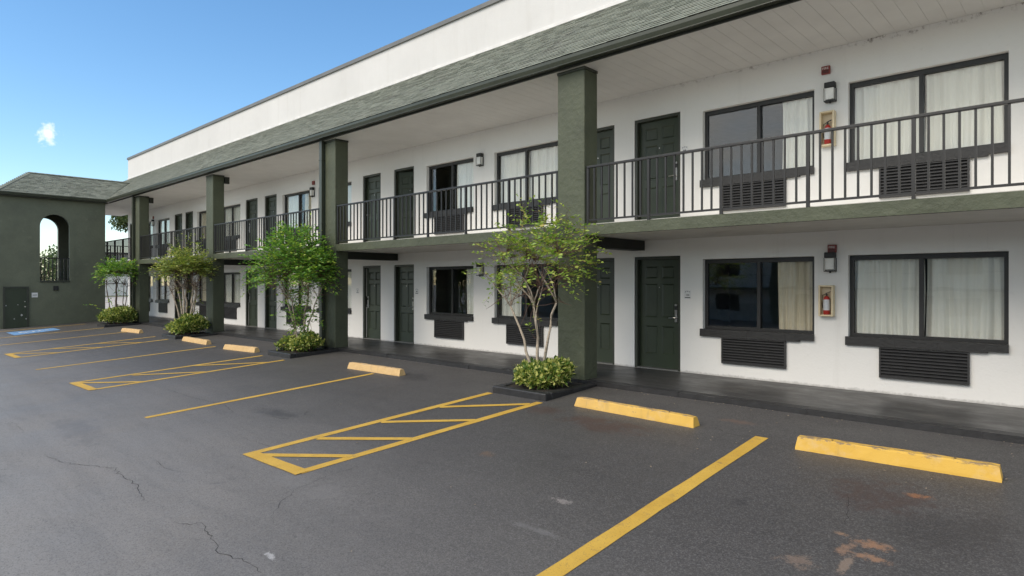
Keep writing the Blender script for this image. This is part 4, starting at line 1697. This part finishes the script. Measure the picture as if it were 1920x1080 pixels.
def leaf_quads(centers, dirs, length, width, rg, fold=0.25):
    """a folded two-face leaf at each centre, pointing along dirs; returns vertices and faces"""
    V = []; Fc = []
    for c, d in zip(centers, dirs):
        d = Vector(d)
        if d.length < 1e-5:
            d = Vector((0, 0, 1))
        d.normalize()
        s = d.cross(Vector((rg.gauss(0, 0.6), rg.gauss(0, 0.6), 1.0)))
        if s.length < 1e-3:
            s = d.orthogonal()
        s.normalize()
        n = s.cross(d)
        k = rg.uniform(0.7, 1.25)
        l = length * k; w = width * k * 0.5
        c = Vector(c)
        p0 = c; p1 = c + d * l * 0.5 + s * w + n * (w * fold); p2 = c + d * l; p3 = c + d * l * 0.5 - s * w + n * (w * fold)
        i = len(V)
        V += [tuple(p0), tuple(p1), tuple(p2), tuple(p3)]
        Fc += [(i, i + 1, i + 2), (i, i + 2, i + 3)]
    return V, Fc


def rand_dir(rg):
    while True:
        v = Vector((rg.uniform(-1, 1), rg.uniform(-1, 1), rg.uniform(-1, 1)))
        if 0.05 < v.length < 1:
            return v.normalized()


def crape_tree(label, base, stems, zc, height_z, rx, ry, leafmat, barkmat, nspr, per, llen, lwid, seed, hollow, top_shoots, bottom_flat=0.25, low=0):
    """several slender stems from one base, forking into a spreading crown of leaf sprays"""
    rg = random.Random(seed)
    bx, by, bz = base
    t = thing('crape_myrtle', label, 'tree', base, 'small trees in the planters')
    tr = MB(); tw = MB()
    nodes = []
    ctr = Vector((bx, by, zc))
    rz = height_z
    for (dx, dy, lean_x, lean_y, r0, zfork) in stems:
        p = Vector((bx + dx, by + dy, bz - 0.05))
        pts = [p.copy()]; rad = [r0 * 1.25]
        n = 7
        for k in range(1, n + 1):
            u = k / n
            q = Vector((bx + dx + lean_x * u ** 1.3 + rg.gauss(0, 0.014), by + dy + lean_y * u ** 1.3 + rg.gauss(0, 0.014), bz + (zfork - bz) * u))
            pts.append(q); rad.append(r0 * (1 - 0.40 * u))
        tr.tube(pts, rad, 8)
        tip = pts[-1]
        nodes += pts[4:]
        # forks
        for f in range(rg.choice((3, 4))):
            an = rg.uniform(0, 2 * math.pi)
            d = Vector((math.cos(an) * 0.55 + lean_x * 0.5, math.sin(an) * 0.55 + lean_y * 0.5, rg.uniform(0.75, 1.2))).normalized()
            q = tip.copy(); br = [q.copy()]; rr = [r0 * 0.52]
            ln = rg.uniform(0.55, 0.95) * rz * 1.2
            for k in range(5):
                d = (d + rand_dir(rg) * 0.22).normalized()
                q = q + d * ln / 5
                br.append(q.copy()); rr.append(r0 * 0.52 * (1 - 0.75 * (k + 1) / 5))
            tr.tube(br, rr, 6)
            nodes += br[1:]
            for g in range(3):
                st = br[rg.choice((1, 2, 3))]
                d2 = (rand_dir(rg) + Vector((0, 0, 0.7)) + (st - ctr) * 0.6).normalized()
                bq = [st.copy()]; rq = [r0 * 0.22]
                q2 = st.copy()
                for k in range(3):
                    d2 = (d2 + rand_dir(rg) * 0.3).normalized()
                    q2 = q2 + d2 * rg.uniform(0.10, 0.2)
                    bq.append(q2.copy()); rq.append(r0 * 0.22 * (1 - 0.3 * (k + 1)) + 0.0015)
                tw.tube(bq, rq, 5)
                nodes += bq[1:]
    LV = []; LF = []
    made = 0
    tries = 0
    lobes = [(rand_dir(rg), rg.uniform(0.75, 1.18)) for _ in range(9)]

    def spray(p, d, k, wired=True):
        nonlocal LV, LF
        if wired and nodes:
            nb_ = min(nodes, key=lambda a: (a - p).length_squared + max(0.0, (a.z - p.z)) * 0.3)
            mid = nb_.lerp(p, 0.55) + rand_dir(rg) * 0.03 - Vector((0, 0, 0.02))
            if (nb_ - p).length < 0.62:
                tw.tube([nb_, mid, p], [0.0055, 0.004, 0.0025], 4, cap=False)
        cs = []; ds = []
        q = p.copy()
        side = d.cross(Vector((0, 0, 1)))
        if side.length < 0.1:
            side = Vector((1, 0, 0))
        side.normalize()
        L_ = per * llen * 0.42
        for m_ in range(k):
            u = m_ / k
            q = p + d * (L_ * u) - Vector((0, 0, 0.10 * u * u))
            sgn = 1 if m_ % 2 else -1
            cs.append(q + rand_dir(rg) * 0.008)
            ds.append(d * 0.5 + side * sgn * rg.uniform(0.6, 1.0) + rand_dir(rg) * 0.35)
        v, f = leaf_quads(cs, ds, llen, lwid, rg)
        o = len(LV)
        LV += v
        LF += [tuple(o + i for i in ff) for ff in f]
        tw.tube([p, q], [0.002, 0.001], 3, cap=False)

    while made < nspr and tries < nspr * 30:
        tries += 1
        d = rand_dir(rg)
        if d.z < -bottom_flat:
            continue
        m_ = 1.0
        for ld, lr in lobes:
            k = max(0.0, d.dot(ld))
            m_ += (lr - 1.0) * k ** 3 * 1.4
        u = rg.random() ** hollow
        p = ctr + Vector((d.x * rx, d.y * ry, d.z * rz)) * (u * m_)
        gap = math.sin(p.x * 5.1 + seed) * math.sin(p.y * 4.7 + 1.3 * seed) * math.sin(p.z * 5.5 + 0.7 * seed)
        if gap > 0.28 and rg.random() < 0.8:
            continue
        dd = (Vector((d.x, d.y, d.z * 0.5 + 0.15)) + rand_dir(rg) * 0.55).normalized()
        spray(p, dd, int(per * rg.uniform(0.6, 1.2)))
        made += 1
    for (sx, sy, sz, h) in top_shoots:          # long soft shoots rising out of the crown
        p0 = Vector((bx + sx, by + sy, sz))
        pts = [p0 + Vector((0.05 * rg.gauss(0, 1) * u, 0.05 * rg.gauss(0, 1) * u, h * u)) for u in (0, 0.35, 0.7, 1.0)]
        tw.tube(pts, [0.005, 0.004, 0.003, 0.0015], 4, cap=False)
        for k in range(8):
            q = p0.lerp(pts[-1], 0.2 + 0.8 * k / 8)
            spray(q, (rand_dir(rg) + Vector((0, 0, 0.5))).normalized(), int(per * 0.5), False)
    for _ in range(low):          # suckers and leafy shoots low on the stems
        nd = Vector((bx + rg.gauss(0, 0.20), by + rg.gauss(0, 0.18), rg.uniform(bz + 0.35, zc - rz * 0.5)))
        spray(nd, (rand_dir(rg) + Vector((0, 0, 0.1))).normalized(), int(per * 0.8))
    tr.build('trunk', barkmat, t, smooth=True)
    tw.build('twigs', TWIG, t)['kind'] = 'stuff'
    cb = MB()
    cb.v = LV; cb.f = LF
    cb.build('crown', leafmat, t)
    return t


GZP = -0.06
# facing the lane: +x is right in the picture, -y towards the camera
crape_tree('sparse yellow green crape myrtle with bare pale stems before the nearest column', (-6.62, 7.72, GZP),
           [(-0.06, 0.0, -0.42, -0.14, 0.027, 1.22), (0.0, 0.03, -0.14, 0.02, 0.030, 1.30), (0.06, 0.0, 0.14, 0.16, 0.030, 1.28), (0.03, -0.03, -0.02, -0.06, 0.016, 1.10)],
           1.98, 0.80, 0.98, 0.94, LEAF_Y, BARK, 265, 12, 0.078, 0.040, 5, 0.52,
           [(-0.25, -0.1, 2.35, 0.55), (0.45, 0.2, 2.35, 0.5), (0.05, 0.1, 2.4, 0.45), (0.62, 0.3, 1.95, 0.5)], 0.62, 4)
crape_tree('dense bright green crape myrtle left of the second column', (-14.30, 7.70, GZP),
           [(-0.06, 0.0, -0.36, -0.12, 0.032, 1.20), (0.05, 0.02, 0.10, 0.12, 0.036, 1.30), (0.10, 0.05, 0.25, 0.22, 0.022, 1.25), (0.0, -0.04, -0.08, -0.10, 0.022, 1.15)],
           1.92, 0.82, 0.82, 0.78, LEAF_G, BARK, 800, 13, 0.090, 0.047, 19, 0.42,
           [(-0.45, -0.2, 2.3, 0.5), (0.05, 0.1, 2.5, 0.55), (-0.1, 0.3, 2.5, 0.4)], 0.40, 70)
crape_tree('wide topped crape myrtle with many pale stems, left of the third column', (-21.72, 7.72, GZP),
           [(-0.14, 0.0, -0.30, -0.10, 0.036, 1.35), (-0.06, 0.04, -0.10, 0.0, 0.036, 1.40), (0.02, -0.03, 0.02, -0.1, 0.042, 1.45), (0.08, 0.05, 0.12, 0.1, 0.042, 1.45),
            (0.14, 0.0, 0.28, 0.14, 0.034, 1.35), (0.0, 0.08, 0.08, 0.24, 0.032, 1.3), (-0.10, -0.08, -0.24, -0.24, 0.03, 1.3)],
           2.04, 0.46, 0.66, 0.68, LEAF_M, BARK, 420, 13, 0.095, 0.050, 29, 0.45,
           [(-0.5, -0.1, 2.3, 0.5), (0.1, 0.1, 2.35, 0.85), (0.45, 0.25, 2.3, 0.55)], 0.30, 12)
crape_tree('small dark stemmed crape myrtle beside the stair wing', (-29.30, 7.72, GZP),
           [(-0.22, -0.1, -0.15, -0.15, 0.030, 1.5), (0.0, 0.0, 0.02, 0.0, 0.048, 1.55), (0.20, 0.15, -0.02, 0.10, 0.022, 1.5), (0.30, 0.2, 0.05, 0.1, 0.022, 1.4)],
           2.08, 0.30, 0.50, 0.54, LEAF_G, BARK2, 240, 13, 0.100, 0.052, 41, 0.5, [], 0.5, 10)


def shrub(label, clumps, z0, seed, dens=900.0):
    """a shrub of several uneven mounds: (x, y, radius x, radius y, height) each"""
    rg = random.Random(seed)
    cx = sum(c[0] for c in clumps) / len(clumps); cy = sum(c[1] for c in clumps) / len(clumps)
    t = thing('hedge_shrub', label, 'shrub', (cx, cy, z0), 'low shrubs in the planters')
    cs = []; ds = []
    st = MB()
    for (x, y, rx, ry, h) in clumps:
        bumps = [(rand_dir(rg), rg.uniform(0.70, 1.22)) for _ in range(16)]
        for _ in range(int(dens * (rx * ry + rx * h))):
            d = rand_dir(rg)
            d.z = abs(d.z) if rg.random() < 0.8 else -abs(d.z) * 0.4
            m_ = 1.0
            for bd, br in bumps:
                k = max(0.0, d.dot(bd))
                m_ += (br - 1) * k ** 5 * 1.2
            u = rg.uniform(0.45, 1.0) ** 0.5
            if rg.random() < 0.05:
                u *= rg.uniform(1.05, 1.25)
            p = Vector((x + d.x * rx * u * m_, y + d.y * ry * u * m_, z0 + h * 0.40 + d.z * h * 0.6 * u * m_))
            p.z = max(p.z, z0 + 0.02 + rg.random() * 0.05)
            for q in range(3):
                cs.append(p + rand_dir(rg) * 0.025)
                ds.append(d * 0.8 + rand_dir(rg) * 0.9 + Vector((0, 0, 0.35)))
        for _ in range(9):
            d = rand_dir(rg); d.z = abs(d.z) + 0.2
            st.tube([(x + d.x * 0.06, y + d.y * 0.06, z0 - 0.03), (x + d.x * rx * 0.45, y + d.y * ry * 0.45, z0 + h * 0.45), (x + d.x * rx * 0.8, y + d.y * ry * 0.8, z0 + h * min(0.85, d.z))], [0.008, 0.006, 0.003], 5)
    v, f = leaf_quads(cs, ds, 0.078, 0.046, rg, 0.2)
    b = MB(); b.v = v; b.f = f
    b.build('leaves', LEAF_V, t)
    st.build('stems', TWIG, t)


shrub('low variegated shrub in the nearest planter, under the sparse tree',
      [(-6.60, 7.60, 0.36, 0.34, 0.34), (-6.36, 7.80, 0.33, 0.34, 0.42), (-6.78, 7.80, 0.26, 0.30, 0.36), (-6.42, 7.50, 0.24, 0.20, 0.28)], GZP, 3, 2400)
shrub('low variegated shrub in two clumps under the dense green tree',
      [(-14.52, 7.55, 0.30, 0.26, 0.33), (-14.02, 7.78, 0.36, 0.36, 0.48), (-13.98, 7.52, 0.24, 0.22, 0.36), (-14.40, 8.0, 0.28, 0.24, 0.36)], GZP, 5, 2100)
shrub('rounded variegated shrub under the many stemmed tree',
      [(-21.84, 7.58, 0.42, 0.40, 0.52), (-21.44, 7.66, 0.46, 0.44, 0.58), (-21.62, 7.92, 0.48, 0.42, 0.62), (-21.36, 7.40, 0.28, 0.22, 0.42)], GZP, 7, 1900)
shrub('wide variegated shrub at the corner of the stair wing',
      [(-29.44, 7.52, 0.44, 0.42, 0.56), (-29.02, 7.64, 0.46, 0.44, 0.60), (-29.20, 7.98, 0.50, 0.42, 0.66), (-28.84, 7.92, 0.34, 0.40, 0.64)], GZP, 9, 1800)

# ------------------------------------------------------------------ wheel stops
stops = [((-2.35, 6.905), (-0.62, 6.975), 0.135, 'bright yellow wheel stop with chipped top edge at the right front'),
         ((-5.45, 7.135), (-3.58, 7.045), 0.125, 'yellow wheel stop between the nearest planter and the bright front stop'),
         ((-11.26, 7.11), (-9.58, 7.165), 0.125, 'pale yellow wheel stop alone at the end of a line, middle of the row'),
         ((-17.04, 6.975), (-15.50, 7.115), 0.125, 'faded wheel stop left of the planter with the dense tree'),
         ((-20.37, 7.11), (-18.48, 7.095), 0.125, 'faded wheel stop right of the planter with many stemmed tree'),
         ((-26.05, 7.01), (-24.42, 7.12), 0.12, 'farthest faded wheel stop, between the two far planters')]
for (p, q, h, lab) in stops:
    p = Vector(p); q = Vector(q)
    d = (q - p); ln = d.length; d.normalize()
    n = Vector((-d.y, d.x))
    w, tw_ = 0.155, 0.095
    t = thing('wheel_stop', lab, 'wheel stop', ((p.x + q.x) / 2, (p.y + q.y) / 2, gz(p.y)), 'yellow wheel stops')
    b = MB()
    ns = 14
    rows_ = []
    for k in range(ns + 1):
        u = k / ns
        endin = 0.022 if k in (0, ns) else 0.0
        c = p + d * (ln * u)
        ring = []
        for (off, zz) in ((0.0, -0.02), (0.005, 0.02), (0.028 + endin * 0.3, h - 0.012), (0.040, h), (w - 0.040, h), (w - 0.028, h - 0.012), (w - 0.005, 0.02), (w, -0.02)):
            j = rng.gauss(0, 0.0022)
            sh = (0.018 if zz > 0.05 else 0.0) * (1 if k == 0 else (-1 if k == ns else 0))
            pt = c + n * (off + j) + d * sh
            ring.append((pt.x, pt.y, gz(pt.y) + zz - endin * (1 if zz > 0.05 else 0) * 0.3 + rng.gauss(0, 0.0018)))
        rows_.append(ring)
    m_ = len(rows_[0])
    for ring in rows_:
        b.v += ring
    for k in range(ns):
        for s in range(m_ - 1):
            a = k * m_ + s
            b.f.append((a, a + m_, a + m_ + 1, a + 1))
    b.f.append(tuple(range(m_)))
    b.f.append(tuple(ns * m_ + i for i in range(m_))[::-1])
    b.build('concrete_bar', STOP, t)
    b = MB()
    for u in (0.2, 0.8):
        c = p + d * (ln * u) + n * (w / 2)
        b.tube([(c.x, c.y, gz(c.y) + h - 0.004), (c.x, c.y, gz(c.y) + h + 0.004)], 0.012, 8)
    b.build('anchor_pins', CRACK, t)

# small dry leaves and crumbs lying about by the kerb and stops
b = MB()
rg = random.Random(77)
for _ in range(170):
    if rg.random() < 0.55:
        x = rg.uniform(-13, 0.5); y = YK - abs(rg.gauss(0, 0.06)) - 0.02
    elif rg.random() < 0.6:
        x = rg.uniform(-6, 0.5); y = rg.uniform(6.3, 8.3)
    else:
        x = rg.uniform(-9, 0.5); y = rg.uniform(2.5, 8.3)
    s = rg.uniform(0.006, 0.017)
    a = rg.uniform(0, 6.28)
    z = gz(y) + 0.004
    c_, s__ = math.cos(a) * s, math.sin(a) * s
    b.poly([(x + c_, y + s__, z), (x - s__ * 0.5, y + c_ * 0.5, z + 0.004), (x - c_, y - s__, z + 0.001), (x + s__ * 0.5, y - c_ * 0.5, z + 0.005)])
lt = b.build('leaf_litter', LITTER)
tag(lt, 'tiny dry leaves and crumbs scattered on the asphalt by the kerb', 'litter', kind='stuff')

# ------------------------------------------------------------------ far things seen through the gaps
fb = thing('far_building', 'pale low building far behind the gap beside the stair wing', 'building', (-99, 36, 0))
b = MB()
b.box(-106, -98, 22, 56, -0.3, 5.6)
b.build('far_wall', FARW, fb)
for z in (1.5, 2.6, 3.7, 4.8):
    b = MB()
    b.box(-97.99, -97.93, 22, 56, z, z + 0.09)
    b.build('siding_joint', FARD, fb)
for k in range(7):
    b = MB()
    b.box(-97.99, -97.90, 30 + k * 3.6, 31.6 + k * 3.6, 4.95, 5.4)
    b.build('far_window', FARD, fb)
b = MB()
b.box(-106.2, -97.7, 21.8, 56.2, 5.6, 5.8)
b.build('far_roof', COPING, fb)


def far_tree(label, x, y, z0, zt, r, n, seed, lw=0.32, zb=None):
    rg = random.Random(seed)
    t = thing('far_tree', label, 'tree', (x, y, z0), 'trees beyond the motel')
    b = MB()
    zb = zb if zb is not None else z0 + (zt - z0) * 0.35
    b.tube([(x, y, z0 - 0.2), (x + 0.1, y, z0 + (zb - z0) * 0.6), (x, y + 0.1, zb + 0.3 * (zt - zb))], [0.22, 0.17, 0.09], 8)
    cs = []; ds = []
    cl = []
    for _ in range(16):
        d = rand_dir(rg)
        c = Vector((x + d.x * r * 0.68, y + d.y * r * 0.68, (zb + zt) / 2 + d.z * (zt - zb) * 0.36))
        cl.append(c)
        b.tube([(x, y, zb), tuple(Vector((x, y, zb)).lerp(c, 0.5) + Vector((0, 0, 0.2))), tuple(c)], [0.07, 0.045, 0.015], 5)
    for _ in range(n):
        c = rg.choice(cl)
        p = c + rand_dir(rg) * (r * 0.42 * rg.random() ** 0.4)
        cs.append(p); ds.append(rand_dir(rg))
    v, f = leaf_quads(cs, ds, lw, lw * 0.55, rg)
    b.build('trunk', BARK2, t)
    b = MB(); b.v = v; b.f = f
    b.build('crown', LEAF_F, t)


far_tree('tree whose leafy crown hangs in the gap behind the balcony end', -46.0, 13.2, -0.08, 7.3, 1.6, 3000, 101, 0.22, 4.9)
far_tree('dark tree seen low through the arched opening, the nearer one', -72.0, 12.6, -0.08, 4.7, 2.4, 1500, 103, 0.26, 1.6)
far_tree('lower pale tree seen through the arched opening, farther off', -84.0, 17.0, -0.08, 5.4, 2.6, 2000, 107, 0.34, 1.4)
far_tree('tree half hidden by the pale far building', -93.0, 21.5, -0.08, 7.2, 2.4, 1800, 109, 0.34, 3.0)

# ------------------------------------------------------------------ the block across the lot (behind the camera, seen in the window glass)
ob = thing('opposite_block', 'white two storey block with green columns on the far side of the lot', 'building', (-14, -26, gz(-26)))
OY, OZ = -26.0, gz(-26)
b = MB()
b.box(-48, 22, OY - 8, OY, OZ, OZ + 5.4)
b.build('front_wall', WHITE, ob)
b = MB()
b.box(-48, 22, OY + 0.002, OY + 1.9, OZ + 2.42, OZ + 2.6)
b.build('balcony_slab', GREEN, ob)
b = MB()
b.hexa([(-48.5, OY - 8, OZ + 5.4), (22.5, OY - 8, OZ + 5.4), (22.5, OY + 2.2, OZ + 5.25), (-48.5, OY + 2.2, OZ + 5.25),
        (-48.5, OY - 6, OZ + 7.0), (22.5, OY - 6, OZ + 7.0), (22.5, OY - 0.2, OZ + 6.9), (-48.5, OY - 0.2, OZ + 6.9)])
b.build('roof', SHINGLE, ob)
for k in range(10):
    x = -47 + k * 7.5
    b = MB()
    b.box(x, x + 0.57, OY + 1.55, OY + 1.92, OZ, OZ + 5.24)
    b.build('column', GREEN, ob)
    for fz in (0.0, 2.6):
        b = MB()
        b.box(x + 1.0, x + 1.95, OY + 0.001, OY + 0.03, OZ + fz + 0.02, OZ + fz + 2.1)
        b.build('door', DOOR, ob)
        b = MB()
        b.box(x + 2.6, x + 4.4, OY + 0.001, OY + 0.03, OZ + fz + 0.8, OZ + fz + 2.0)
        b.build('window', FRAME, ob)
    b = MB()
    b.box(x + 0.57, x + 7.5, OY + 1.80, OY + 1.84, OZ + 3.50, OZ + 3.54)
    b.build('rail', RAIL, ob)
